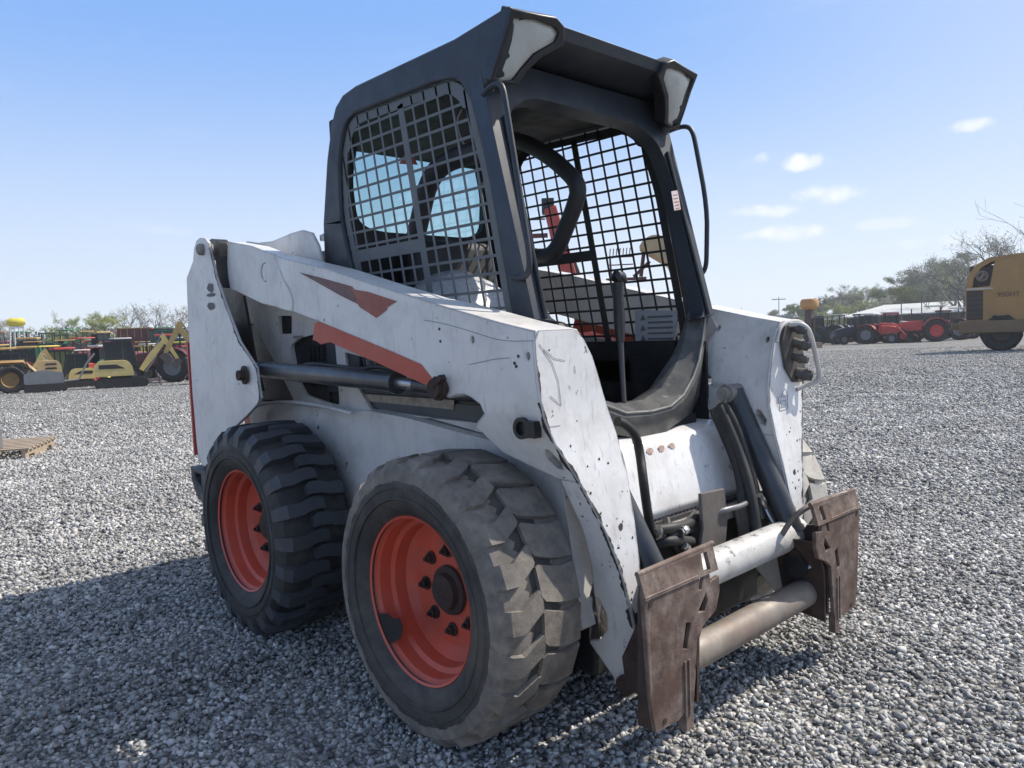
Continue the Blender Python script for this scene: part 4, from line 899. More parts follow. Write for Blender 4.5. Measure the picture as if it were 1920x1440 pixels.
    Pd = MB(); Pd.box((.50, .20, .76), (.14, .12, .02), Matrix.Rotation(-.5, 3, 'Y')); Pd.build('pedal', black(), cabo); Pd = MB(); Pd.box((.50, -.16, .76), (.14, .12, .02), Matrix.Rotation(-.5, 3, 'Y')); Pd.build('pedal', black(), cabo)
    Kp = MB(); Kp.box((.25, .382, .90), (.20, .014, .08)); Kp.box((.12, .382, .90), (.03, .02, .14)); Kp.build('kick_panel', mat('trim_grey', (.05, .053, .058), .6), cabo)
    # side screens
    for s in (-1, 1):
        def inside(x, z):
            zz = z; xl = -.24 if z < 1.25 else (-.24-.075*(z-1.25)/.25 if z < 1.5 else -.315)
            if z > 1.72: xl = -.31+.10*((z-1.72)/.125)**2
            xrr = .60-(z-.94)*(.11/.61) if z < 1.55 else .49-.085*((z-1.55)/.275)
            if z > 1.74: xrr -= .5*(z-1.74)
            return xl, xrr
        Sc = MB(); yc = s*(.425 if s < 0 else .405); th = .003
        lean = -.19
        fr = [p for p in rounded([Vector((-.25, 0, 1.84)), Vector((.40, 0, 1.82)), Vector((.487, 0, 1.55)), Vector((.58, 0, 1.08)), Vector((.595, 0, .945)), Vector((-.235, 0, .945)), Vector((-.235, 0, 1.25)), Vector((-.31, 0, 1.50)), Vector((-.305, 0, 1.72))], [.10, .10, .05, .05, .05, .05, .05, .05, .08], 5)]
        ctr = Vector((.14, 0, 1.42))
        inn = [Vector((p.x+(.030 if p.x < ctr.x else -.030), 0, p.z+(-.028 if p.z > 1.75 else (.02 if p.z < 1.0 else 0)))) for p in fr]
        Sc.plate([Vector((p.x, yc-th/2, p.z)) for p in fr], [[Vector((p.x, yc-th/2, p.z)) for p in inn]], d=(0, th, 0))
        dxc = .064; z0, z1 = .95, 1.84
        def bar(p, q, w):
            d_ = (q-p).normalized(); n_ = Vector((d_.z, 0, -d_.x))*(w/2)
            Sc.plate([p+n_, p-n_, q-n_, q+n_], d=(0, th*.8, 0))
        for k in range(-14, 14):
            xb = .105+k*dxc; ws = .0085 if k else .030
            # clip the leaning bar to the opening
            seg_ = []
            for j in range(60):
                z = z0+(z1-z0)*j/59; x = xb+(1.62-z)*(-lean); xl, xrr = inside(x, z)
                if xl < x < xrr: seg_.append((x, z))
            if k == 0: seg_ = [(xb+(1.62-.95)*(-lean), .95), (xb+(1.62-1.815)*(-lean), 1.815)]*1; seg_ = seg_*2; seg_.sort(key=lambda t: t[1])
            if len(seg_) > 3:
                bar(Vector((seg_[0][0], yc-th*.5, seg_[0][1])), Vector((seg_[-1][0], yc-th*.5, seg_[-1][1])), ws)
        for k in range(0, 18):
            z = .985+k*.0505; xl, xrr = inside(0, z); wide = (k == 7)
            if xrr-xl > .1: bar(Vector((xl, yc-th*.42, z)), Vector((xrr, yc-th*.42, z)), .0085)
        xl, xrr = inside(0, 1.352); bar(Vector((xl, yc-th*.36, 1.358)), Vector((.165, yc-th*.36, 1.358)), .036)
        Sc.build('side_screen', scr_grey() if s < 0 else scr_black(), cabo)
    # safety decal in the lower front corner of the left screen
    D = MB(); q = [Vector((x, .395, z)) for x, z in ((.36, 1.00), (.51, 1.00), (.545, 1.03), (.55, 1.12), (.36, 1.13))]; D.plate(q, d=(0, .004, 0)); D.build('safety_decal', mat('decal_white', (.33, .34, .35), .5, dirt=(20, (.2, .2, .2), .4)), cabo)
    D = MB()
    for i in range(5): D.box((.475, .3935, 1.022+i*.020), (.11, .002, .006))
    for i in range(3): D.plate([Vector((.385, .394, 1.015+i*.038)), Vector((.410, .394, 1.015+i*.038)), Vector((.3975, .394, 1.036+i*.038))], d=(0, -.001, 0))
    D.build('decal_print', flat('print_dark', (.10, .10, .11)), cabo)
    # seat
    St = MB(); St.box((-.02, 0, 1.04), (.46, .44, .12)); St.box((-.24, 0, 1.24), (.12, .42, .38), Matrix.Rotation(-.12, 3, 'Y')); st = St.build('seat', cabin_dark(), LD, bevel=.04, seg=4)
    # wrinkled clear plastic wrap over the seat cushion side
    Wp = MB(); n1, n2 = 16, 14; vs = []
    for i in range(n1):
        for j in range(n2):
            u_, v_ = i/(n1-1), j/(n2-1); a = v_*math.pi
            x = -.28+.44*u_; y = -.06-.24*math.cos(a)*(1-.1*u_); z = 1.06+.25*math.sin(a)*math.sin(math.pi*min(1, .28+u_*.72))
            nn = mnoise.noise(Vector((x*14, y*14, z*9)))*.016; vs.append((x+nn, y+nn*.6, z+nn))
    Wp.add(vs, [(i*n2+j, (i+1)*n2+j, (i+1)*n2+j+1, i*n2+j+1) for i in range(n1-1) for j in range(n2-1)])
    Wp.build('seat_cover', mat('plastic_wrap', (.62, .63, .65), .22, 0, var=(9, .25), spec=.8, bump=(20, .8, .01)), st, smooth=25)
    # seat bar: padded hoop hinged behind the operator
    pr = PX([(779, 446), (789, 404), (800, 352), (818, 318), (848, 298), (905, 282)], Y=-.30)
    pl_ = [Vector((pr[0].x, .30, pr[0].z))]
    path = pr + [Vector((.43, -.20, 1.60))]
    SB = MB(); SB.tube(smoothpath(pr, 3), .034, 14); SB.build('seat_bar', mat('pad_black', (.02, .02, .022), .5, dirt=(10, (.06, .06, .06), .4)), LD); SB = MB()
    q = PX([(930, 262), (975, 262), (1030, 292), (1072, 330), (1086, 352), (1078, 385), (1062, 425), (1046, 466), (1026, 483), (985, 478)], Y=.12)
    rr = [.055, .05, .042, .036, .036, .034, .032, .030, .028, .026]
    SB.tube(smoothpath(q, 2), .030, 14); SB.build('seat_bar', mat('pad_black', (.02, .02, .022), .5, dirt=(10, (.06, .06, .06), .4)), LD)
    # control levers
    for s in (1,):
        base = at(1170, 755, X=.64); top = at(1160, 560, X=.60)
        Lv = MB(); Lv.tube([base, at(1166, 690, X=.62), top], [.008, .009, .010], 12); o = Lv.build('control_lever', mat('lever_paint', (.05, .05, .055), .45), LD)
        g = MB(); a, b = at(1163, 640, X=.612), at(1158, 530, X=.60); g.tube([a, a+(b-a)*.3, a+(b-a)*.8, b], [.014, .018, .017, .020], 14); hd = at(1160, 524, X=.60)
        g.tube([hd+Vector((0, -.022, 0)), hd+Vector((0, -.01, .008)), hd+Vector((0, .012, .006)), hd+Vector((0, .028, -.006))], [.012, .020, .020, .012], 12); g.build('lever_grip', black(), o)
        base2 = Vector((base.x, -.36, base.z)); Lv = MB(); Lv.tube([base2, Vector((.60, -.38, 1.10))], .009, 10); Lv.tube([Vector((.60, -.38, 1.08)), Vector((.59, -.38, 1.20))], .018, 12); Lv.build('control_lever', black(), LD)
    # lamps in the roof corners
    n_ = None
    a_, b_, c_ = Vector((.619, -.436, 1.945)), Vector((.633, -.251, 1.952)), Vector((.533, -.409, 1.778))
    nn = (b_-a_).cross(c_-a_).normalized()
    if nn.x < 0: nn = -nn
    lens_px = [(960, 33), (1000, 36), (1036, 50), (1044, 62), (1038, 78), (1000, 100), (975, 128), (958, 150), (938, 152), (926, 142), (934, 108), (950, 70)]
    hous_px = [(955, 14), (1000, 24), (1040, 31), (1054, 48), (1054, 84), (1010, 108), (985, 132), (966, 158), (936, 158), (916, 150), (928, 108), (944, 60)]
    for s in (-1, 1):
        nm = Vector((nn.x, nn.y*(-s), nn.z)) if s > 0 else nn
        hp = mir([hit(u, v, a_, nn) for u, v in hous_px], s); lp = mir([hit(u, v, a_, nn) for u, v in lens_px], s)
        nm = Vector((nn.x, -s*nn.y, nn.z))
        Hh = MB(); Hh.plate([p+nm*.012 for p in hp], [[p+nm*.012 for p in lp]], d=-nm*.05); Hh.plate([p-nm*.02 for p in lp], d=-nm*.03)
        o = Hh.build('lamp_housing', black(), cabo, bevel=.004)
        Ln = MB(); k = len(lp); cc = sum(lp, Vector((0, 0, 0)))/k
        inner = [cc+(p-cc)*.72+nm*.010 for p in lp]
        Ln.add(lp+inner, [(i, (i+1) % k, k+(i+1) % k, k+i) for i in range(k)]+[tuple(range(k, 2*k))]); Ln.plate([p-nm*.001 for p in lp], d=-nm*.016); Ln.build('lamp_lens', lens(), o, smooth=50)
    # grab handles beside the doorway
    pts = PX([(905, 178), (916, 166), (930, 156), (942, 160), (948, 190), (962, 280), (984, 420), (994, 490), (990, 514), (974, 524), (962, 520)], Y=-.455)
    for s in (-1, 1):
        MB().tube(smoothpath(mir(pts, s) if s < 0 else PX([(1250, 248), (1268, 240), (1288, 236), (1299, 246), (1306, 280), (1326, 388), (1325, 470), (1324, 500), (1316, 515), (1302, 526)], Y=.50), 2), .0085, 12).build('grab_handle', navy(), cabo)
    # inner post rubber seal lines
    for s in (-1, 1):
        MB().tube([fp(s*.39, 1.68)+nrm*.006, fp(s*.40, 1.10)+nrm*.006], .006, 8).build('door_seal', black(), cabo)
    # stickers on the left post
    q = PX([(1258, 359), (1270, 357), (1276, 393), (1264, 395)], Y=.446); q = [hit(u, v, fp(0, 1.5)+nrm*.008, nrm) for u, v in [(1258, 359), (1270, 357), (1276, 393), (1264, 395)]]
    D = MB(); D.plate(q, d=nrm*.0015); D.build('post_decal', mat('post_decal', (.50, .46, .46), .5, dirt=(40, (.4, .1, .1), .7, .45)), cabo)
    D = MB()
    for t in (.2, .38, .56, .74, .9):
        a1 = q[0].lerp(q[3], t); b1 = q[1].lerp(q[2], t); w = (q[3]-q[0])*.04
        D.plate([a1.lerp(b1, .2)+nrm*.002, a1.lerp(b1, .85)+nrm*.002, a1.lerp(b1, .85)+w+nrm*.002, a1.lerp(b1, .2)+w+nrm*.002], d=nrm*.0008)
    D.build('decal_print', flat('print_red', (.30, .06, .06)), cabo)
    # red warning triangle hanging in the side screen
    D = MB(); q = PX([(768, 279), (748, 307), (782, 309)], Y=-.40); D.plate(q, d=(0, .003, 0)); D.build('warning_triangle', flat('tri_red', (.28, .05, .035)), cabo)
    # dangling wire
    MB().tube(smoothpath(PX([(866, 205), (856, 225), (860, 250), (870, 270)], Y=-.38)), .0025, 6).build('wire', flat('wire_grey', (.25, .25, .25)), cabo)
cab()

# ================================================================== BACKGROUND
def paint(n, c, r=.5): return mat('bg_'+n, c, r, 0, var=(2.5, .25), dirt=(1.5, tuple(x*.75+.012 for x in c), .5))
BK = paint('black', (.02, .02, .022)); RUB = paint('rubber', (.025, .025, .026), .8); GLS = mat('bg_glass', (.015, .025, .03), .2, 0, spec=.3)
def bwheel(parent, x, y, r, w, col, name='wheel'):
    W_ = MB(); W_.lathe([(-w*.42, r*.55), (-w*.5, r*.66), (-w*.5, r*.88), (-w*.38, r*.97), (w*.38, r*.97), (w*.5, r*.88), (w*.5, r*.66), (w*.42, r*.55)], c=(x, y, r), seg=22)
    n = 18
    for k in range(n):
        a = 2*math.pi*k/n; c = Vector((x+r*.97*math.cos(a), y, r+r*.97*math.sin(a))); W_.box(c, (r*.07, w*.95, r*.09), Matrix.Rotation(-a, 3, 'Y') @ Matrix.Rotation((.4 if k % 2 else -.4), 3, 'X'))
    o = W_.build(name, RUB, parent)
    H = MB()
    for sg in (-1, 1): H.lathe([(sg*w*.42, r*.56), (sg*w*.30, r*.50), (sg*w*.18, r*.45), (sg*w*.16, r*.15), (sg*w*.3, r*.14), (sg*w*.3, .001)], c=(x, y, r), seg=20)
    H.build('rim', col, o); return o
def tractor(loc, rz, body, rim, cab='cab', loader=False, label='', sc=1., group=None, roofc=None, cat='tractor'):
    t = empty('tractor', loc, rz, sc); tag(t, label, cat, group)
    Hd = MB(); Hd.plate([Vector((.25, -.30, .75)), Vector((.25, -.30, 1.45)), Vector((1.2, -.30, 1.38)), Vector((1.75, -.30, 1.22)), Vector((1.82, -.30, .80)), Vector((1.7, -.30, .68))], d=(0, .60, 0)); Hd.build('hood', body, t, bevel=.05)
    G = MB(); G.box((1.83, 0, 1.0), (.03, .48, .36)); G.box((.95, 0, .72), (1.5, .30, .26)); G.box((-.3, 0, .85), (1.2, .5, .4)); G.build('chassis', BK, t)
    for sy in (-1, 1):
        bwheel(t, -.55, sy*.78, .74, .42, rim); bwheel(t, 1.35, sy*.70, .42, .26, rim)
        Fd = MB(); pts = [Vector((-.55+.80*math.cos(a), sy*.98, .74+.80*math.sin(a))) for a in np.linspace(.5, 2.5, 9)]; pts2 = [Vector((-.55+.84*math.cos(a), sy*.98, .74+.84*math.sin(a))) for a in np.linspace(2.5, .5, 9)]
        Fd.plate(pts+pts2, d=(0, -sy*.44, 0)); Fd.build('fender', body, t)
    rc = roofc or body
    if cab == 'cab':
        C = MB()
        for x in (.15, -.35, -.95):
            for sy in (-1, 1): C.tube([Vector((x, sy*.55, .95)), Vector((x*.85-.05, sy*.52, 2.35))], .035, 6)
        o = C.build('cab_frame', BK, t)
        Gl = MB()
        for sy in (-1, 1): Gl.plate([Vector((.12, sy*.54, 1.1)), Vector((.05, sy*.51, 2.3)), Vector((-.85, sy*.51, 2.3)), Vector((-.92, sy*.54, 1.3))], d=(0, .008, 0))
        Gl.plate([Vector((.16, -.5, 1.4)), Vector((.16, .5, 1.4)), Vector((.08, .5, 2.3)), Vector((.08, -.5, 2.3))], d=(.008, 0, 0)); Gl.build('window', GLS, o)
        Rf = MB(); Rf.box((-.42, 0, 2.42), (1.25, 1.25, .14)); Rf.build('roof', rc, t, bevel=.04)
    else:
        C = MB()
        for sy in (-1, 1): C.tube([Vector((-.75, sy*.5, .95)), Vector((-.78, sy*.5, 2.3))], .04, 6)
        if cab == 'canopy4':
            for sy in (-1, 1): C.tube([Vector((.2, sy*.5, 1.2)), Vector((.15, sy*.5, 2.3))], .03, 6)
        C.build('roll_bar', BK, t)
        Rf = MB(); Rf.box((-.42, 0, 2.33), (1.25, 1.2, .09)); Rf.build('canopy', rc, t, bevel=.03)
        St = MB(); St.box((-.5, 0, 1.12), (.4, .45, .12)); St.box((-.7, 0, 1.35), (.1, .45, .4)); St.build('seat', BK, t, bevel=.03)
        Sw = MB(); Sw.tube([Vector((.2, 0, 1.3)), Vector((.0, 0, 1.6))], .025, 6); Sw.tube(circ((.0, 0, 1.62), .18, 14, 'Z')+[Vector((.18, 0, 1.62))], .015, 6); Sw.build('steering_wheel', BK, t)
    Ex = MB(); Ex.tube([Vector((.9, .2, 1.4)), Vector((.9, .2, 2.2))], .035, 8); Ex.build('exhaust', BK, t)
    if loader:
        A = MB(); lm = loader if not isinstance(loader, bool) else body
        for sy in (-1, 1):
            A.tube([Vector((.3, sy*.42, .9)), Vector((.35, sy*.42, 1.65))], .07, 4); A.tube([Vector((.35, sy*.42, 1.60)), Vector((1.5, sy*.42, 1.45)), Vector((2.45, sy*.42, .45))], .07, 4)
            A.tube([Vector((.5, sy*.42, 1.1)), Vector((1.55, sy*.42, 1.25))], .035, 6)
        A.build('loader_arm', lm, t)
        B = MB(); B.plate([Vector((2.4, -.85, .05)), Vector((2.4, -.85, .62)), Vector((2.47, -.85, .62)), Vector((2.55, -.85, .14)), Vector((3.0, -.85, .10)), Vector((3.0, -.85, .05))], d=(0, 1.7, 0))
        for sy in (-.85, .83): B.plate([Vector((2.4, sy, .05)), Vector((2.4, sy, .62)), Vector((2.6, sy, .5)), Vector((3.0, sy, .10)), Vector((3.0, sy, .05))], d=(0, .02, 0))
        B.build('bucket', BK, t)
    return t
def track(parent, y, L0, L1, h, w):
    T = MB(); r = h/2; pts = []
    for a in np.linspace(math.pi/2, -math.pi/2, 9): pts.append(Vector((L1-r+r*math.cos(a), y-w/2, r+r*math.sin(a))))
    for a in np.linspace(-math.pi/2, -3*math.pi/2, 9): pts.append(Vector((L0+r+r*math.cos(a), y-w/2, r+r*math.sin(a))))
    T.plate(pts, d=(0, w, 0))
    for k in range(26):
        x = L0+r+(L1-L0-2*r)*k/25
        T.box((x, y, h+.005), (.04, w, .03)); T.box((x, y, .005), (.04, w, .03))
    o = T.build('track', RUB, parent)
    Rl = MB()
    for k in range(5): Rl.tube([Vector((L0+r+(L1-L0-2*r)*(k+.5)/5, y-w/2-.01, r*.55)), Vector((L0+r+(L1-L0-2*r)*(k+.5)/5, y+w/2+.01, r*.55))], r*.35, 12)
    for x in (L0+r, L1-r): Rl.tube([Vector((x, y-w/2-.02, r)), Vector((x, y+w/2+.02, r))], r*.75, 16)
    Rl.build('roller', BK, o)
def excavator(loc, rz, col, label, sc=1., cabm=None, fold=0., group=None):
    e = empty('mini_excavator', loc, rz, sc); tag(e, label, 'excavator', group)
    for y in (-.75, .75): track(e, y, -1.25, 1.25, .48, .35)
    U = MB(); U.box((0, 0, .50), (1.0, 1.2, .2)); U.build('undercarriage', BK, e)
    B = MB(); q = rounded([Vector((-1.2, -.8, .62)), Vector((-1.25, -.8, 1.15)), Vector((-1.0, -.8, 1.42)), Vector((.3, -.8, 1.42)), Vector((.55, -.8, 1.1)), Vector((.6, -.8, .62))], [.12, .3, .35, .2, .2, .05], 5); B.plate(q, d=(0, 1.6, 0)); B.build('engine_body', col, e, bevel=.03)
    V = MB()
    for sy in (-1, 1): V.plate([Vector((-1.0, sy*.803, 1.22)), Vector((-.2, sy*.803, 1.22)), Vector((.2, sy*.803, 1.0)), Vector((-1.0, sy*.803, 1.0))], d=(0, sy*.012, 0))
    V.build('side_vent', BK, e)
    C = MB(); cy = .35
    for x, xt in ((-.75, -.72), (.15, .12), (.85, .55)):
        for sy in (-.40, .40): C.tube([Vector((x, cy+sy, 1.0)), Vector((xt, cy+sy, 2.45))], .04, 6)
    C.box((-.1, cy, 2.47), (1.4, .92, .10)); C.plate([Vector((.9, cy-.42, .65)), Vector((.9, cy+.42, .65)), Vector((.85, cy+.42, 1.15)), Vector((.85, cy-.42, 1.15))], d=(.03, 0, 0)); o = C.build('cab', cabm or BK, e)
    G = MB()
    for sy in (-.41, .41): G.plate([Vector((-.74, cy+sy, 1.42)), Vector((-.72, cy+sy, 2.4)), Vector((.54, cy+sy, 2.4)), Vector((.82, cy+sy, 1.1)), Vector((.1, cy+sy, 1.1))], d=(0, .01, 0))
    G.plate([Vector((.82, cy-.38, 1.15)), Vector((.82, cy+.38, 1.15)), Vector((.55, cy+.38, 2.4)), Vector((.55, cy-.38, 2.4))], d=(.01, 0, 0)); G.build('window', GLS, o)
    b0, b1, b2, b3 = Vector((.95, -.25, .85)), Vector((1.5, -.25, 1.6)), Vector((2.2, -.25, 2.45)), Vector((2.75, -.25, 1.35))
    Bm = MB()
    def beam(mb, a, b, w0, w1):
        d_ = (b-a).normalized(); n_ = Vector((-d_.z, 0, d_.x)); mb.plate([a+n_*w0, b+n_*w1, b-n_*w1, a-n_*w0], d=(0, .18, 0))
    beam(Bm, b0, b1, .12, .17); beam(Bm, b1, b2, .17, .10); bo = Bm.build('boom', col, e)
    A = MB(); beam(A, b2+Vector((-.15, .01, .2)), b3, .13, .08); A.build('stick', col, e)
    Cy = MB(); Cy.tube([b0+Vector((.2, .09, -.1)), b1+Vector((.25, .09, .0))], .05, 10); Cy.tube([b1+Vector((.1, .09, .3)), b2+Vector((-.1, .09, .35))], .045, 10); Cy.build('boom_cylinder', paint('grey', (.25, .25, .25)), e)
    Bu = MB(); c = b3+Vector((0, 0, -.25)); pts = [c+Vector((.28*math.cos(a), -.12, .28*math.sin(a))) for a in np.linspace(.6, 4.4, 12)]; Bu.plate(pts, d=(0, .45, 0)); Bu.build('bucket', paint('steel_brown', (.10, .08, .07)), e)
    Bl = MB(); Bl.plate([Vector((1.75, -.85, .08)), Vector((1.82, -.85, .45)), Vector((1.88, -.85, .45)), Vector((1.86, -.85, .05))], d=(0, 1.7, 0)); Bl.box((1.45, -.4, .3), (.7, .1, .12)); Bl.box((1.45, .4, .3), (.7, .1, .12)); Bl.build('dozer_blade', paint('pinkgrey', (.32, .24, .22)), e)
    return e
RC = CAMP
def face(u, off=90):   # heading so that the machine's side faces the camera (off = angle between heading and view ray)
    d = ray(u, 650); return math.atan2(d.y, d.x)+R(off)
cream = paint('cream_yellow', (.66, .52, .20)); tan = paint('tan', (.55, .36, .13)); maroon = paint('maroon', (.13, .025, .035)); red = paint('red', (.60, .07, .06)); green = paint('green', (.04, .26, .11)); olive = paint('olive', (.22, .25, .07)); dgreen = paint('dark_green', (.03, .11, .07)); yellow = paint('yellow', (.72, .60, .06)); wht = paint('white', (.6, .6, .6)); org = paint('orange', (.55, .17, .03)); pink = paint('faded_red', (.42, .14, .16)); brown = paint('ochre', (.36, .21, .07)); blk = BK; grey = paint('grey2', (.2, .21, .22)); navyb = paint('navy', (.02, .035, .07)); teal = paint('teal', (.04, .11, .10))

# front row on the left
excavator(gp(226, 38.5), face(226, -90), cream, 'cream yellow mini excavator with dark glazed cab and raised boom', .86)
excavator(gp(142, 43), face(142, 95), cream, 'small pale yellow excavator facing left between the hopper wagon and the larger cream excavator', .66)
excavator(gp(18, 44), face(18, -90), tan, 'small tan excavator behind the ochre loader at the left edge', .72)
tractor(gp(318, 43), face(318, 65), maroon, grey, 'canopy', False, 'dark maroon tractor with big black rear tyre beside the yellow boom', 1.12, roofc=dgreen)
excavator(gp(440, 37), face(440, 92), tan, 'tan excavator half hidden behind the white upright of the loader', 1.05)
def compact_machine():
    t = empty('track_carrier', gp(84, 38), face(84, -90), .82); tag(t, 'small tan and grey tracked carrier with two dark vents in its hood', 'tracked carrier')
    for y in (-.5, .5): track(t, y, -1.0, .95, .42, .30)
    B = MB(); B.plate(rounded([Vector((-.95, -.55, .42)), Vector((-.95, -.55, .95)), Vector((-.2, -.55, 1.15)), Vector((.8, -.55, 1.0)), Vector((.8, -.55, .42))], .12), d=(0, 1.1, 0)); B.build('lower_body', grey, t)
    H = MB(); H.plate(rounded([Vector((-.35, -.50, .98)), Vector((-.35, -.50, 1.62)), Vector((.55, -.50, 1.62)), Vector((.75, -.50, 1.4)), Vector((.75, -.50, .95))], .15), d=(0, 1.0, 0)); h = H.build('hood', paint('sand', (.55, .38, .18)), t)
    V = MB()
    for z in (1.18, 1.40):
        for sy in (-1, 1): V.plate([Vector((.0, sy*.502, z)), Vector((.55, sy*.502, z)), Vector((.5, sy*.502, z+.09)), Vector((.05, sy*.502, z+.09))], d=(0, sy*.01, 0))
    V.build('vent', BK, h)
    A = MB(); A.tube([Vector((.7, 0, .5)), Vector((1.5, 0, .55)), Vector((1.9, 0, 1.4)), Vector((2.3, 0, 1.9))], .05, 8); A.build('boom_tube', paint('grey', (.25, .25, .25)), t)
    P = MB(); P.tube([Vector((-.6, .2, 1.1)), Vector((-.9, .2, 1.75))], .03, 6); P.tube([Vector((-.6, -.2, 1.1)), Vector((-.9, -.2, 1.75)), Vector((-.9, .2, 1.75))], .03, 6); P.build('handle_bar', BK, t)
compact_machine()
def wheel_loader(loc, rz, col, label, sc=1., raised=False, name='wheel_loader'):
    t = empty(name, loc, rz, sc); tag(t, label, 'wheel loader')
    for x in (-1.2, 1.2):
        for sy in (-1, 1): bwheel(t, x, sy*.95, .68, .5, col)
    B = MB(); B.plate(rounded([Vector((-2.3, -.75, .75)), Vector((-2.35, -.75, 1.6)), Vector((-1.6, -.75, 1.85)), Vector((-.5, -.75, 1.85)), Vector((-.4, -.75, .75))], .2), d=(0, 1.5, 0)); B.box((.4, 0, .9), (2.0, .8, .5)); B.build('engine_body', col, t, bevel=.04)
    C = MB()
    for x in (-.45, .5):
        for sy in (-.6, .6): C.tube([Vector((x, sy, 1.2)), Vector((x*.9, sy, 2.9))], .05, 6)
    C.box((0, 0, 2.95), (1.25, 1.4, .12)); o = C.build('cab', BK, t)
    G = MB()
    for sy in (-.6, .6): G.plate([Vector((-.42, sy, 1.4)), Vector((-.4, sy, 2.8)), Vector((.42, sy, 2.8)), Vector((.46, sy, 1.4))], d=(0, .01, 0))
    G.build('window', GLS, o)
    A = MB(); e_ = Vector((2.4, 0, 3.6)) if raised else Vector((2.7, 0, .55))
    for sy in (-.4, .4): A.tube([Vector((.6, sy, 1.5)), (Vector((1.5, sy, 2.8)) if raised else Vector((1.8, sy, 1.5))), e_+Vector((0, sy, 0))], .11, 4)
    A.build('lift_arm', col, t)
    Bu = MB(); pts = [e_+Vector((.35+.5*math.cos(a), -1.1, .1+.5*math.sin(a))) for a in np.linspace(1.8, 5.0, 10)]; inn = [e_+Vector((.35+.44*math.cos(a), -1.1, .1+.44*math.sin(a))) for a in np.linspace(5.0, 1.8, 10)]
    Bu.plate(pts+inn, d=(0, 2.2, 0))
    for sy in (-1.1, 1.07): Bu.plate([p+Vector((0, sy+1.1, 0)) for p in pts], d=(0, .03, 0))
    Bu.build('bucket', col, t)
    return t
wheel_loader(gp(-38, 40), face(0, -90), brown, 'brown ochre wheel loader cut off by the left edge of the photo', .88)
# second rows on the left: farm machines packed behind one another
def box_machine(u, D, w, h, z0, col, label, rz=0, name='grain_wagon', wheels=True, top=None, cat='wagon'):
    p = gp(u, D); t = empty(name, p, face(u, -90+rz)); tag(t, label, cat)
    B = MB(); B.plate([Vector((-w/2, -.9, z0+.25*h)), Vector((-w/2, -.9, z0+h)), Vector((w/2, -.9, z0+h)), Vector((w/2, -.9, z0+.25*h)), Vector((w*.3, -.9, z0)), Vector((-w*.3, -.9, z0))], d=(0, 1.8, 0)); B.build('box', col, t, bevel=.03)
    Rb = MB()
    for k in range(5):
        for sy in (-1, 1): Rb.box((-w/2+w*(k+.5)/5, sy*.92, z0+h*.62), (.06, .05, h*.7))
    Rb.box((0, -.93, z0+h*.98), (w*1.02, .06, .08)); Rb.build('side_rib', top or BK, t)
    if wheels:
        for x in (-w*.32, w*.32):
            for sy in (-1, 1): bwheel(t, x, sy*.95, .45, .25, grey)
    Fr = MB(); Fr.box((0, 0, z0-.08), (w*.9, 1.0, .14)); Fr.tube([Vector((w*.4, 0, z0-.1)), Vector((w*.75, 0, .4))], .05, 6)
    for sx in (-1, 1): Fr.box((sx*w*.3, 0, z0*.6), (.1, .9, z0*.7))
    Fr.build('chassis', BK, t); return t
box_machine(57, 60, 1.4, 1.1, 1.2, green, 'bright green box wagon standing behind the small tracked carrier')
box_machine(114, 47, 1.2, 1.4, .5, olive, 'olive green hopper wagon between the tracked carrier and the excavator')
box_machine(256, 72, 2.6, 1.1, 2.0, maroon, 'dark maroon box wagon rising above the excavator cab', top=brown)
box_machine(318, 70, 2.7, 1.3, 1.7, dgreen, 'dark green high wagon behind the maroon tractor')
def tank():
    t = empty('spray_tank', gp(37, 78), face(37, -90)); tag(t, 'rounded yellow tank raised on white frame at far left', 'tank')
    T = MB(); T.lathe([(-.68, .05), (-.66, .22), (-.45, .36), (.45, .36), (.66, .22), (.68, .05)], c=(0, 0, 3.75), axis='X', seg=18); T.build('tank', yellow, t)
    L_ = MB()
    for x in (-.6, -.2, .2, .6):
        for y in (-.35, .35): L_.tube([Vector((x*1.0, y, .4)), Vector((x*.8, y, 3.4))], .06, 6)
    L_.box((0, 0, 3.3), (1.1, .8, .15)); L_.build('stand', wht, t)
    for x in (-.6, .6):
        for y in (-.6, .6): bwheel(t, x, y, .4, .25, grey)
tank()
cols = [('red', red), ('faded red', pink), ('green', green), ('maroon', maroon), ('olive', olive), ('orange', org), ('dark green', dgreen), ('yellow', yellow), ('white', wht)]
ords = ['first', 'second', 'third', 'fourth', 'fifth', 'sixth', 'seventh', 'eighth', 'ninth', 'tenth', 'eleventh', 'twelfth', 'thirteenth']
rr_ = random.Random(21)
for row, (D0, us) in enumerate(((50, (2, 34, 64, 98, 132, 160, 205, 262, 300, 344)), (66, (14, 44, 78, 106, 138, 168, 196, 240, 280, 322, 352)), (84, (4, 30, 58, 84, 112, 142, 170, 200, 232, 266, 300, 338)))):
    for k, u in enumerate(us):
        ci = rr_.choice((0, 0, 1, 2, 2, 3, 4, 5, 6, 7, 0, 1)); cb = rr_.choice(('cab', 'cab', 'canopy', 'canopy4')); ld = rr_.random() < .35
        lab = '%s %s tractor, %s from left in the %s row of parked farm machines' % (cols[ci][0], 'cabbed' if cb == 'cab' else 'canopy', ords[k], ['nearest', 'middle', 'farthest'][row])
        tractor(gp(u, D0+rr_.uniform(-2, 2)), face(u, rr_.choice((-75, -90, -110, -60, 80))), cols[ci][1], rr_.choice([grey, yellow, wht, red]), cb, ld, lab, rr_.uniform(.8, 1.0)*(1, 1.1, 1.25)[row], group='farm machines parked in rows on the left', roofc=rr_.choice([cols[ci][1], wht, cols[ci][1], tan]))
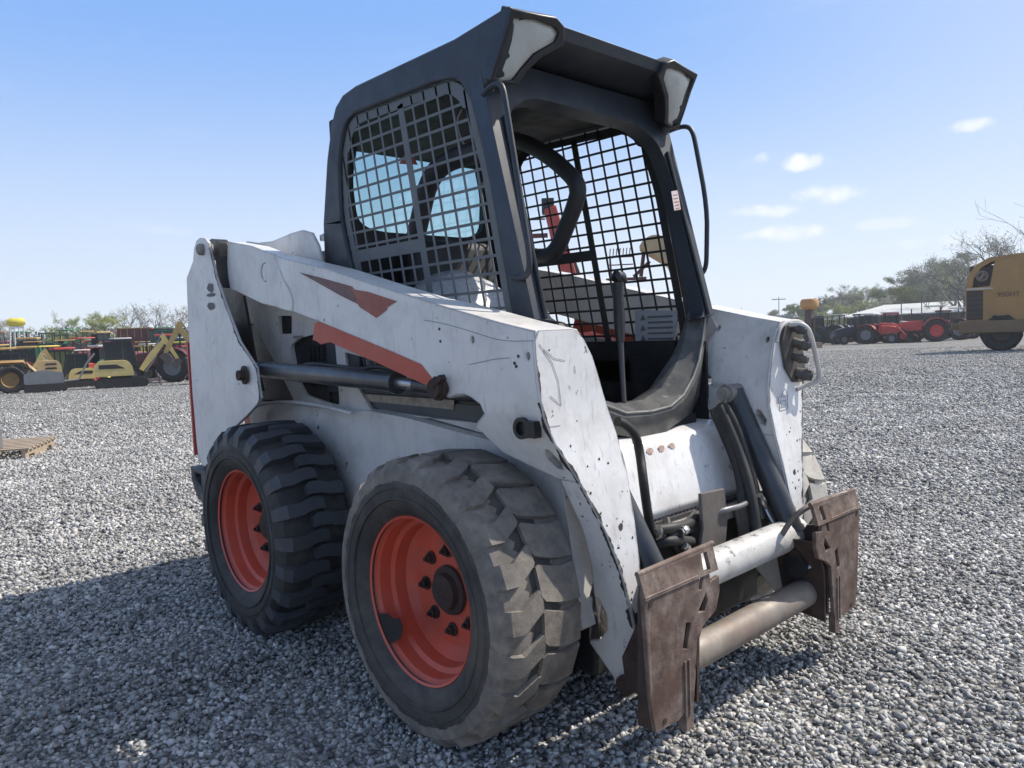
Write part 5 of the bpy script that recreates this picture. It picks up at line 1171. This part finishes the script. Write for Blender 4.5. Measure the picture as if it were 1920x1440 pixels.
# right row
rspots = [(1522, 70, teal, teal, 'cab', False, 80, 'dark teal cabbed tractor nearest the loader arm on the right', 1.0),
 (1560, 69, navyb, grey, 'canopy4', False, 70, 'dark blue canopy tractor with flat roof in the right row', 1.05),
 (1608, 66, navyb, grey, 'cab', False, 110, 'navy cabbed tractor with windows behind the red loader arms', .95),
 (1645, 64, red, grey, 'canopy4', red, -110, 'red tractor with raised red loader arms in the right row', .95),
 (1680, 66, maroon, wht, 'canopy4', wht, -95, 'maroon tractor with white loader arms and black bucket', 1.0),
 (1738, 64, red, red, 'canopy', False, 90, 'red tractor with large red rear wheel and pale canopy', 1.12),
 (1787, 68, maroon, grey, 'canopy', False, 80, 'maroon tractor parked just left of the yellow compactor', 1.05),
 (1625, 82, teal, grey, 'cab', False, 90, 'teal cabbed tractor standing in the second row on the right', 1.0),
 (1715, 84, grey, grey, 'cab', False, 90, 'grey cabbed tractor in the second row under the white roof', 1.0),
 (1545, 76, dgreen, grey, 'canopy4', False, 100, 'dark green canopy tractor between the teal and the dark blue tractor', .95),
 (1575, 77, blk, red, 'canopy', False, 60, 'black canopy tractor with red wheels behind the dark blue tractor', 1.0),
 (1660, 76, red, wht, 'cab', False, 80, 'red cabbed tractor behind the white loader arms', 1.0),
 (1698, 75, red, red, 'canopy', False, 110, 'red canopy tractor behind the maroon tractor with white arms', 1.0),
 (1758, 76, maroon, grey, 'cab', False, 90, 'maroon cabbed tractor behind the large red rear wheel', 1.0),
 (1808, 72, grey, red, 'canopy4', False, 90, 'grey canopy tractor half hidden by the yellow machine', 1.0),
 (1590, 84, dgreen, grey, 'cab', False, 90, 'dark green cabbed tractor in the second row on the right', 1.0)]
for u, D, c, rm, cb, ld, off, lab, sc in rspots:
    tractor(gp(u, D), face(u, off), c, rm, cb, ld, lab, sc, group='tractors parked in a row on the right', roofc=(wht if cb != 'cab' else None))
# orange raised bucket on post
t = empty('work_platform', gp(1518, 55)-Vector((0, 0, .45))); tag(t, 'orange rounded bucket raised on a dark mast above the right tractors', 'lift bucket')
B = MB(); B.lathe([(3.05, .05), (3.08, .42), (3.25, .58), (3.55, .60), (3.75, .5), (3.8, .05)], axis='Z', seg=18); B.build('bucket', paint('pale_orange', (.62, .30, .10)), t)
B = MB(); B.box((0, 0, 2.3), (.45, .45, 1.5)); B.tube([Vector((.3, 0, 0)), Vector((.3, 0, 2.5))], .07, 8); B.box((0, 0, .5), (1.2, 1.2, .7)); B.build('mast', paint('brownish', (.10, .07, .06)), t)

# yellow compactor on the right edge
def compactor():
    p = gp(1908, 37); t = empty('landfill_compactor', p, face(1880, 20)+math.pi); tag(t, 'large dusty yellow wheeled machine with dark grille at the right edge', 'heavy machine')
    Yl = mat('machine_yellow', (.42, .24, .085), .6, 0, var=(.8, .2), dirt=(1.2, (.24, .15, .08), .6)); Dk = paint('soot', (.05, .035, .03))
    # local axes: x towards rear (camera-left), y width
    t.rotation_euler.z = 0
    d = ray(1880, 650); a = math.atan2(d.y, d.x); t.rotation_euler.z = a+R(90)     # local +x points to camera-left
    B = MB(); B.plate([Vector((1.75, -1.1, 1.1)), Vector((1.80, -1.1, 2.55)), Vector((.95, -1.1, 2.60)), Vector((.80, -1.1, 3.55)), Vector((-1.2, -1.1, 3.95)), Vector((-1.5, -1.1, 3.6)), Vector((-2.2, -1.1, 2.0)), Vector((-2.2, -1.1, 1.0)), Vector((-1.2, -1.1, .8)), Vector((1.2, -1.1, .95))], d=(0, 2.2, 0)); b = B.build('body', Yl, t, bevel=.05)
    Hn = MB(); q = [Vector((1.78, -1.0, 2.56)), Vector((1.72, -1.0, 3.0)), Vector((1.45, -1.0, 3.45)), Vector((1.0, -1.0, 3.72)), Vector((-.4, -1.0, 3.85)), Vector((-.3, -1.0, 3.70)), Vector((.9, -1.0, 3.55)), Vector((1.25, -1.0, 3.35)), Vector((1.5, -1.0, 2.95)), Vector((1.55, -1.0, 2.56))]
    Hn.plate(q, d=(0, 2.0, 0)); Hn.build('hood', Yl, t)
    En = MB(); En.box((1.15, 0, 3.0), (1.0, 1.7, .85)); En.build('engine', Dk, t, bevel=.05)
    Rg = MB(); Rg.lathe([(1.0, .12), (1.03, .19), (1.0, .23), (.9, .22)], c=(1.22, 0, 3.0), seg=20); Rg.tube([Vector((1.12, .99, 3.1)), Vector((1.32, .99, 2.85))], .08, 8); Rg.build('fan', paint('dusty', (.20, .16, .13)), t)
    Gr = MB(); Gr.box((1.46, 1.11, 1.85), (.56, .03, 1.15)); Gr.build('grille', Dk, t)
    Gb = MB()
    for k in range(6): Gb.box((1.46, 1.13, 1.38+k*.19), (.54, .02, .03))
    Gb.build('grille_bar', paint('soot2', (.09, .07, .065)), t)
    Ls = MB(); Ls.box((1.3, 1.12, 2.50), (.9, .06, .07)); Ls.build('ledge', paint('pale_dust', (.60, .52, .44)), t)
    Rm = MB(); Rm.box((.75, .92, .98), (2.5, .75, .50)); Rm.box((2.05, .9, 1.02), (.5, .5, .26)); Rm.build('rear_frame', paint('dirty_ochre', (.20, .13, .07)), t, bevel=.04)
    Pl = MB(); Pl.box((1.2, 0, 2.56), (.04, .04, .04)); 
    for x, rr in ((.55, .72), (-2.2, .98)):
        for sy in (-1, 1):
            bwheel(t, x, sy*.95, rr, .6, Dk)
    Cb = MB(); Cb.plate([Vector((-1.55, -.95, 2.4)), Vector((-1.2, -.95, 3.8)), Vector((-2.9, -.95, 4.1)), Vector((-2.9, -.95, 2.0))], d=(0, 1.9, 0)); Cb.build('cab', navyb, t, bevel=.04)
    cu = bpy.data.curves.new('model_number', 'FONT'); cu.body = '950HT'; cu.size = .27; cu.extrude = .008; cu.align_x = 'CENTER'
    o = bpy.data.objects.new('model_number', cu); me = bpy.data.meshes.new_from_object(o); bpy.data.objects.remove(o)
    me.materials.append(paint('soot3', (.15, .095, .06))); o = bpy.data.objects.new('model_number', me); COL.objects.link(o); o.parent = t
    o.location = (.32, 1.115, 2.15); o.scale = (1, 1, 1)
    o.rotation_euler = (R(90), 0, R(180))
    return t, o
ct, ctext = compactor()

# machines seen through the cab screen
def telehandler():
    p = gp(1060, 19); t = empty('telehandler', p, face(1060, 180)); tag(t, 'red boom lift with raised boom seen through the cab mesh', 'boom lift')
    Rd = paint('boom_red', (.48, .07, .05))
    B = MB(); B.box((0, 0, 1.0), (3.4, 1.6, .8)); B.build('body', Rd, t, bevel=.08)
    for x in (-1.2, 1.2):
        for sy in (-1, 1): bwheel(t, x, sy*.9, .55, .4, wht)
    # boom in world frame offsets (rising towards camera-left)
    left = Vector((math.cos(face(1060, 90)), math.sin(face(1060, 90)), 0)); t.rotation_euler.z = face(1060, 90)
    A = MB(); A.plate([Vector((-.75, -.25, 1.3)), Vector((-.35, -.25, 1.3)), Vector((.05, -.25, 2.6)), Vector((.42, -.25, 4.35)), Vector((.12, -.25, 4.45)), Vector((-.35, -.25, 2.7))], d=(0, .5, 0)); A.build('boom', Rd, t, bevel=.03)
    C = MB(); C.tube([Vector((-.9, 0, 1.3)), Vector((-.55, 0, 2.2)), Vector((-.25, 0, 3.1))], .07, 8); C.box((.32, 0, 4.45), (.3, .4, .35)); C.build('boom_cylinder', BK, t)
    C = MB(); C.box((.7, 0, 3.75), (.7, .12, .1)); C.box((.75, 0, 4.15), (.7, .05, .03)); C.build('carriage', paint('dark_red', (.15, .03, .03)), t)
telehandler()
def fork():
    p = gp(1215, 21); t = empty('grapple_loader', p, face(1215, 90)); tag(t, 'tan loader bucket and tined grapple held up, seen through the cab mesh', 'loader attachment')
    K = MB(); K.box((-.9, 0, .9), (2.2, 1.4, .9)); K.build('body', tan, t, bevel=.08)
    for x in (-1.7, -.1):
        for sy in (-1, 1): bwheel(t, x, sy*.8, .55, .4, tan)
    A = MB(); A.plate([Vector((-1.6, -.3, 1.2)), Vector((-1.3, -.3, 1.2)), Vector((-.35, -.3, 3.55)), Vector((-.75, -.3, 3.65))], d=(0, .6, 0)); A.build('lift_arm', tan, t)
    B = MB(); pts = [Vector((-.25+.45*math.cos(a), -.7, 3.35+.45*math.sin(a))) for a in np.linspace(.4, 3.9, 12)]; B.plate(pts, d=(0, 1.4, 0)); B.build('bucket', paint('sand2', (.50, .40, .22)), t)
    G = MB(); G.box((.55, -.3, 2.75), (1.1, .08, .08)); G.tube([Vector((.15, -.3, 2.8)), Vector((.05, -.3, 3.5))], .06, 6); G.tube([Vector((-.1, -.3, 3.2)), Vector((.35, -.3, 2.8))], .05, 6)
    for k in range(7): G.tube([Vector((.45+k*.09, -.3, 3.35)), Vector((.42+k*.09, -.3, 3.6))], .014, 5)
    G.box((.7, -.3, 3.36), (.7, .03, .03)); G.box((.7, -.3, 3.15), (.7, .03, .03)); G.tube([Vector((.95, -.3, 2.75)), Vector((.98, -.3, 3.4))], .03, 6)
    G.build('grapple', paint('grapple_brown', (.10, .05, .05)), t)
    Lt = MB(); Lt.tube([Vector((-.05, -.4, .0)), Vector((-.05, -.4, 2.7))], .02, 5)
fork()
def far_loader():
    t = wheel_loader(gp(1010, 42), face(1010, 60), paint('boom_red', (.48, .07, .05)), 'red wheel loader low behind the cab mesh', .8)
far_loader()

# pallet at left with grey bin
def pallet():
    A = ground_hit(0, 878); Bp = ground_hit(106, 842)
    Bp = Bp+Vector((0, 0, .035)); t = empty('pallet', Bp); tag(t, 'pale wooden pallet lying on the gravel at the left edge', 'pallet')
    dv = (A-Bp); dv.z = 0; a = math.atan2(dv.y, dv.x); t.rotation_euler.z = a
    W_ = mat('pallet_wood', (.42, .33, .235), .75, 0, var=(6, .3), dirt=(14, (.28, .22, .16), .5), bump=(40, .2))
    w = 1.15; y0 = -1.0    # depth away from the camera
    away = Vector((math.cos(a+math.pi/2), math.sin(a+math.pi/2), 0)); sgn = 1 if (Bp+away-CAMP).length > (Bp-CAMP).length else -1
    St = MB()
    for k in range(3):
        y = sgn*(.02+k*.46); pts = [(0, 0), (0, .115), (w, .115), (w, 0), (w-.13, 0), (w-.13, .045), (w-.33, .045), (w-.33, 0), (.33, 0), (.33, .045), (.13, .045), (.13, 0)]
        St.plate([Vector((x, y, z)) for x, z in pts], d=(0, sgn*.035, 0))
    St.build('stringer', W_, t)
    Dk = MB()
    for k in range(8): Dk.box((.06+k*.148, sgn*.48, .126), (.10, 1.0, .018))
    Dk.build('deck_board', W_, t)
    c = empty('bin', t.location+Matrix.Rotation(a, 3, 'Z') @ Vector((1.04, sgn*.45, .137))); tag(c, 'blurred grey drum standing on the pallet at the left edge', 'drum')
    Bn = MB(); Bn.lathe([(0, .001), (0, .17), (.02, .18), (.20, .18), (.22, .19), (.24, .18), (.34, .16), (.36, .10), (.365, .001)], axis='Z', seg=28); Bn.build('body', mat('bin_grey', (.16, .17, .19), .6, dirt=(5, (.28, .27, .25), .5)), c)
    Ln = MB(); Ln.lathe([(.35, .05), (.385, .05), (.385, .001)], axis='Z', seg=16); Ln.build('lid', BK, c)
pallet()

# buildings
def shed():
    p = gp(1735, 105); t = empty('open_shed', p, face(1735, 90)); tag(t, 'long open shed with pale sunlit metal roof behind the right tractors', 'shed')
    Rf = MB()
    Rf.plate([Vector((8.8, 6, 2.6)), Vector((4.6, -3, 3.9)), Vector((-8, -3, 4.1)), Vector((-8, 6, 2.8))], d=(0, 0, .12)); Rf.build('roof', mat('roof_metal', (.60, .60, .55), .45, 0, var=(.6, .12)), t)
    P = MB()
    for x in (7.5, 4, 0, -4, -7.5):
        P.tube([Vector((x, 5.6, 0)), Vector((x, 5.6, 2.6))], .12, 6); P.tube([Vector((x, -2.8, 0)), Vector((x, -2.8, 3.7))], .12, 6)
    P.build('post', grey, t)
    Wl = MB(); Wl.box((0, -2.9, 1.6), (15.6, .2, 3.2)); Wl.build('back_wall', paint('shed_grey', (.10, .11, .13)), t)
shed()
def low_building(u, D, w, h, c, lab):
    p = gp(u, D); t = empty('low_building', p, face(u, 90)); tag(t, lab, 'building')
    B = MB(); B.box((0, 0, h/2), (w, 6, h)); B.build('wall', c, t)
    Rf = MB(); Rf.box((0, 0, h+.1), (w+.6, 6.6, .25)); Rf.build('roof', paint('roof_grey', (.35, .37, .40)), t)
    W2 = MB()
    for k in range(int(w/3)): W2.box((-w/2+1.5+k*3, 3.02, h*.55), (1.2, .05, 1.0))
    W2.build('window', GLS, t)
low_building(1425, 120, 9, 3.6, paint('bldg', (.28, .30, .34)), 'low grey flat roofed building behind the loader on the right')
# utility poles
for i, (u, D, h) in enumerate(((1461, 130, 7.0), (1690, 98, 5.0), (1728, 98, 5.2), (1797, 98, 5.2))):
    t = empty('utility_pole', gp(u, D)); tag(t, ['tall thin utility pole with crossarm above the low grey building', 'thin pole at the left end of the pale shed roof', 'thin pole crossing the middle of the pale shed roof', 'thin pole at the right end of the pale shed roof'][i], 'pole')
    P = MB(); P.tube([Vector((0, 0, 0)), Vector((0, 0, h))], [.08, .05], 8); P.build('mast', paint('pole', (.12, .11, .11)), t)
    if i == 0:
        P = MB(); P.box((0, 0, h-.5), (1.6, 1.6, .12), Matrix.Rotation(.3, 3, 'Z')) if False else P.tube([Vector((-.9, -.6, h-.4)), Vector((.9, .6, h-.4))], .07, 6); P.build('crossarm', paint('pole', (.12, .11, .11)), t)

# ------------------------------------------------------------------ trees
bark = mat('bark', (.11, .10, .10), .9, 0, var=(3, .3)); bark_p = mat('bark_pale', (.19, .17, .165), .9, 0, var=(3, .3))
def leafm(n, c): return mat('leaf_'+n, c, .7, 0, var=(.8, .35))
lg = [leafm('spring', (.32, .36, .10)), leafm('mid', (.22, .28, .10)), leafm('pale', (.36, .35, .25)), leafm('dusk', (.19, .21, .14))]
def tree(u, D, H, W_, leaf, dens, label, group=None, seed=0, bk=None, tr=.022):
    rnd = random.Random(seed); p = gp(u, D); t = empty('tree', p, rnd.uniform(0, 6.28)); tag(t, label, 'tree', group)
    T = MB(); tips = []
    def br(a, d_, L_, r, lv):
        n_ = 4; pts = [a]; q = a.copy(); dd = d_.copy()
        for i in range(n_):
            dd = (dd+Vector((rnd.uniform(-.22, .22), rnd.uniform(-.22, .22), rnd.uniform(-.06, .14)))).normalized(); q = q+dd*(L_/n_); pts.append(q.copy())
        T.tube(pts, [max(.008, r*(1-.55*i/n_)) for i in range(n_+1)], 5 if lv < 2 else 3, cap=False)
        if lv >= 5 or r < .004: tips.append((q, lv)); return
        k = 4 if lv == 0 else rnd.choice((2, 3, 3))
        for j in range(k):
            an = rnd.uniform(0, 6.28); sp = rnd.uniform(.35, .95)
            base = pts[rnd.choice((2, 3, 4)) if lv else rnd.choice((1, 2, 3, 4))]
            nd = (dd*math.cos(sp)+Vector((math.cos(an), math.sin(an), rnd.uniform(-.1, .4)))*math.sin(sp)*(W_/H*1.5)).normalized()
            br(base, nd, L_*rnd.uniform(.55, .8), r*.52, lv+1)
        tips.append((q, lv))
    br(Vector((0, 0, -.2)), Vector((0, 0, 1)), H*.38, H*tr, 0)
    mx_ = max(q.z for q, _ in tips); s_ = H/mx_
    T.v = [(x*s_, y*s_, z_*s_) for x, y, z_ in T.v]
    T.build('trunk', bk or bark, t)
    if dens > 0:
        vs = []; fs = []; 
        for q, lv in tips:
            if lv < 3: continue
            for _ in range(int(dens*1.5*rnd.uniform(.3, 1.7))):
                c = q*s_+Vector((rnd.gauss(0, .24), rnd.gauss(0, .24), rnd.gauss(0, .2)))*(H/9); sz = rnd.uniform(.03, .09)*(H/9)**.5*(D/90)**.5
                a = Vector((rnd.gauss(0, 1), rnd.gauss(0, 1), rnd.gauss(0, 1))).normalized(); b = a.orthogonal().normalized()
                o = len(vs); vs += [c+a*sz, c+b*sz*.7, c-a*sz, c-b*sz*.7]; fs.append((o, o+1, o+2, o+3))
        Lf = MB(); Lf.add(vs, fs); Lf.build('crown', leaf, t)
    return t
# left
tree(93, 110, 5.6, 4, None, 0, 'bare grey tree standing alone above the left machines', seed=3, bk=bark_p)
tree(15, 120, 5.0, 7, lg[2], 9, 'hazy pale green tree at the far left edge', seed=4, bk=bark_p)
for i, (u, H) in enumerate(((128, 3.9), (160, 4.6), (186, 5.0), (212, 4.4))):
    tree(u, 105, H, H*1.6, lg[0], 16, ['yellow green bush leftmost of the four bushes behind the left machines', 'yellow green bush second from left behind the left machines', 'tallest yellow green bush behind the left machines', 'yellow green bush just left of the maroon wagon'][i], 'spring bushes behind the left machines', seed=10+i)
for i, (u, H) in enumerate(((236, 5.4), (262, 6.3), (285, 5.9), (308, 6.4), (332, 5.7), (352, 6.0))):
    tree(u, 108, H, H*.7, lg[2], 1.2, ['bare tree nearest the yellow green bushes', 'tall bare tree above the maroon wagon', 'bare tree above the gap between the two wagons', 'tall bare tree above the dark green wagon', 'bare tree right of the dark green wagon', 'bare tree touching the loader upright'][i], 'bare trees behind the left machines', seed=30+i, bk=bark_p)
# right tree line: individual crowns rising to the right
rt_ = [(1482, 170, 6, 1), (1505, 160, 6.5, 0), (1530, 165, 7.5, 2), (1556, 150, 8.2, 0), (1580, 160, 9.5, 1), (1606, 150, 10.5, 0), (1632, 155, 10.5, 1), (1660, 150, 11, 2), (1688, 155, 12.5, 1), (1712, 150, 12.8, 0), (1738, 150, 13, 1), (1762, 145, 13, 3), (1790, 150, 13.5, 1), (1820, 150, 13.5, 3)]
for i, (u, D, H, ci) in enumerate(rt_):
    words = ['first', 'second', 'third', 'fourth', 'fifth', 'sixth', 'seventh', 'eighth', 'ninth', 'tenth', 'eleventh', 'twelfth', 'thirteenth', 'fourteenth']
    H *= .55+.17*i/13; tree(u, D, H, H*1.3, lg[ci], 22, '%s tree from the left in the green tree line on the right' % words[i], 'tree line behind the right tractors', seed=60+i)
for i in range(15):
    u = 1468+i*25; tree(u, 182, (6.0+i*.62)*(1+.08*math.sin(i*2.3)), 10, lg[(3, 1, 2)[i % 3]], 26, '%s tree from left in the hazy back rank of the right tree line' % (['first', 'second', 'third', 'fourth', 'fifth', 'sixth', 'seventh', 'eighth', 'ninth', 'tenth', 'eleventh', 'twelfth', 'thirteenth', 'fourteenth', 'fifteenth'][i]), 'back rank of the right tree line', seed=160+i)
for i, (u, D, H) in enumerate(((1782, 104, 9.0), (1812, 100, 10.2), (1846, 98, 11.2), (1880, 98, 11.5), (1930, 92, 15.0))):
    tree(u, D, H, H*.85, lg[2], 3 if i < 4 else .5, ['pale budding tree leftmost above the yellow machine', 'budding tree above the left end of the yellow machine', 'budding tree with dark limb above the middle of the yellow machine', 'budding tree above the right end of the yellow machine', 'tall bare tree reaching highest at the right edge'][i], 'budding trees above the yellow machine', seed=191+i*3, bk=bark if i in (2, 4) else bark_p, tr=.022 if i < 4 else .014)
# far-off woods closing the horizon behind everything (reads as one mass)
def woods():
    rnd = random.Random(5); vs = []; fs = []
    for u in range(-500, 2500, 4):
        D = rnd.uniform(190, 240); p = gp(min(max(u, -400), 2400), D); hh = rnd.uniform(3.0, 5.0)+(3.0 if u > 1550 else 0)*sstep(1550, 1750, u)
        for _ in range(80):
            c = p+Vector((rnd.gauss(0, 2.4), rnd.gauss(0, 2.4), min(1.0, abs(rnd.gauss(0, .5)))*hh)); sz = rnd.uniform(.2, .5)
            a = Vector((rnd.gauss(0, 1), rnd.gauss(0, 1), rnd.gauss(0, 1))).normalized(); b = a.orthogonal().normalized()
            o = len(vs); vs += [c+a*sz, c+b*sz*.7, c-a*sz, c-b*sz*.7]; fs.append((o, o+1, o+2, o+3))
    M_ = MB(); M_.add(vs, fs); tag(M_.build('distant_woods', leafm('far', (.17, .19, .15))), 'low band of distant grey green woods along the horizon', 'woods', kind='stuff')
woods()

# spring haze between the yard and the far trees
def haze():
    H = MB(); H.box((0, 0, 15), (700, 700, 40))
    o = H.build('haze', [], None); m_ = bpy.data.materials.new('haze'); m_.use_nodes = True; n = m_.node_tree.nodes; n.clear()
    out = n.new('ShaderNodeOutputMaterial'); v = n.new('ShaderNodeVolumePrincipled'); v.inputs['Color'].default_value = (.93, .95, .98, 1); v.inputs['Density'].default_value = .0008; v.inputs['Anisotropy'].default_value = .2
    m_.node_tree.links.new(v.outputs[0], out.inputs['Volume']); o.data.materials.append(m_); tag(o, 'thin pale spring haze over the yard', 'haze', kind='stuff')
haze()
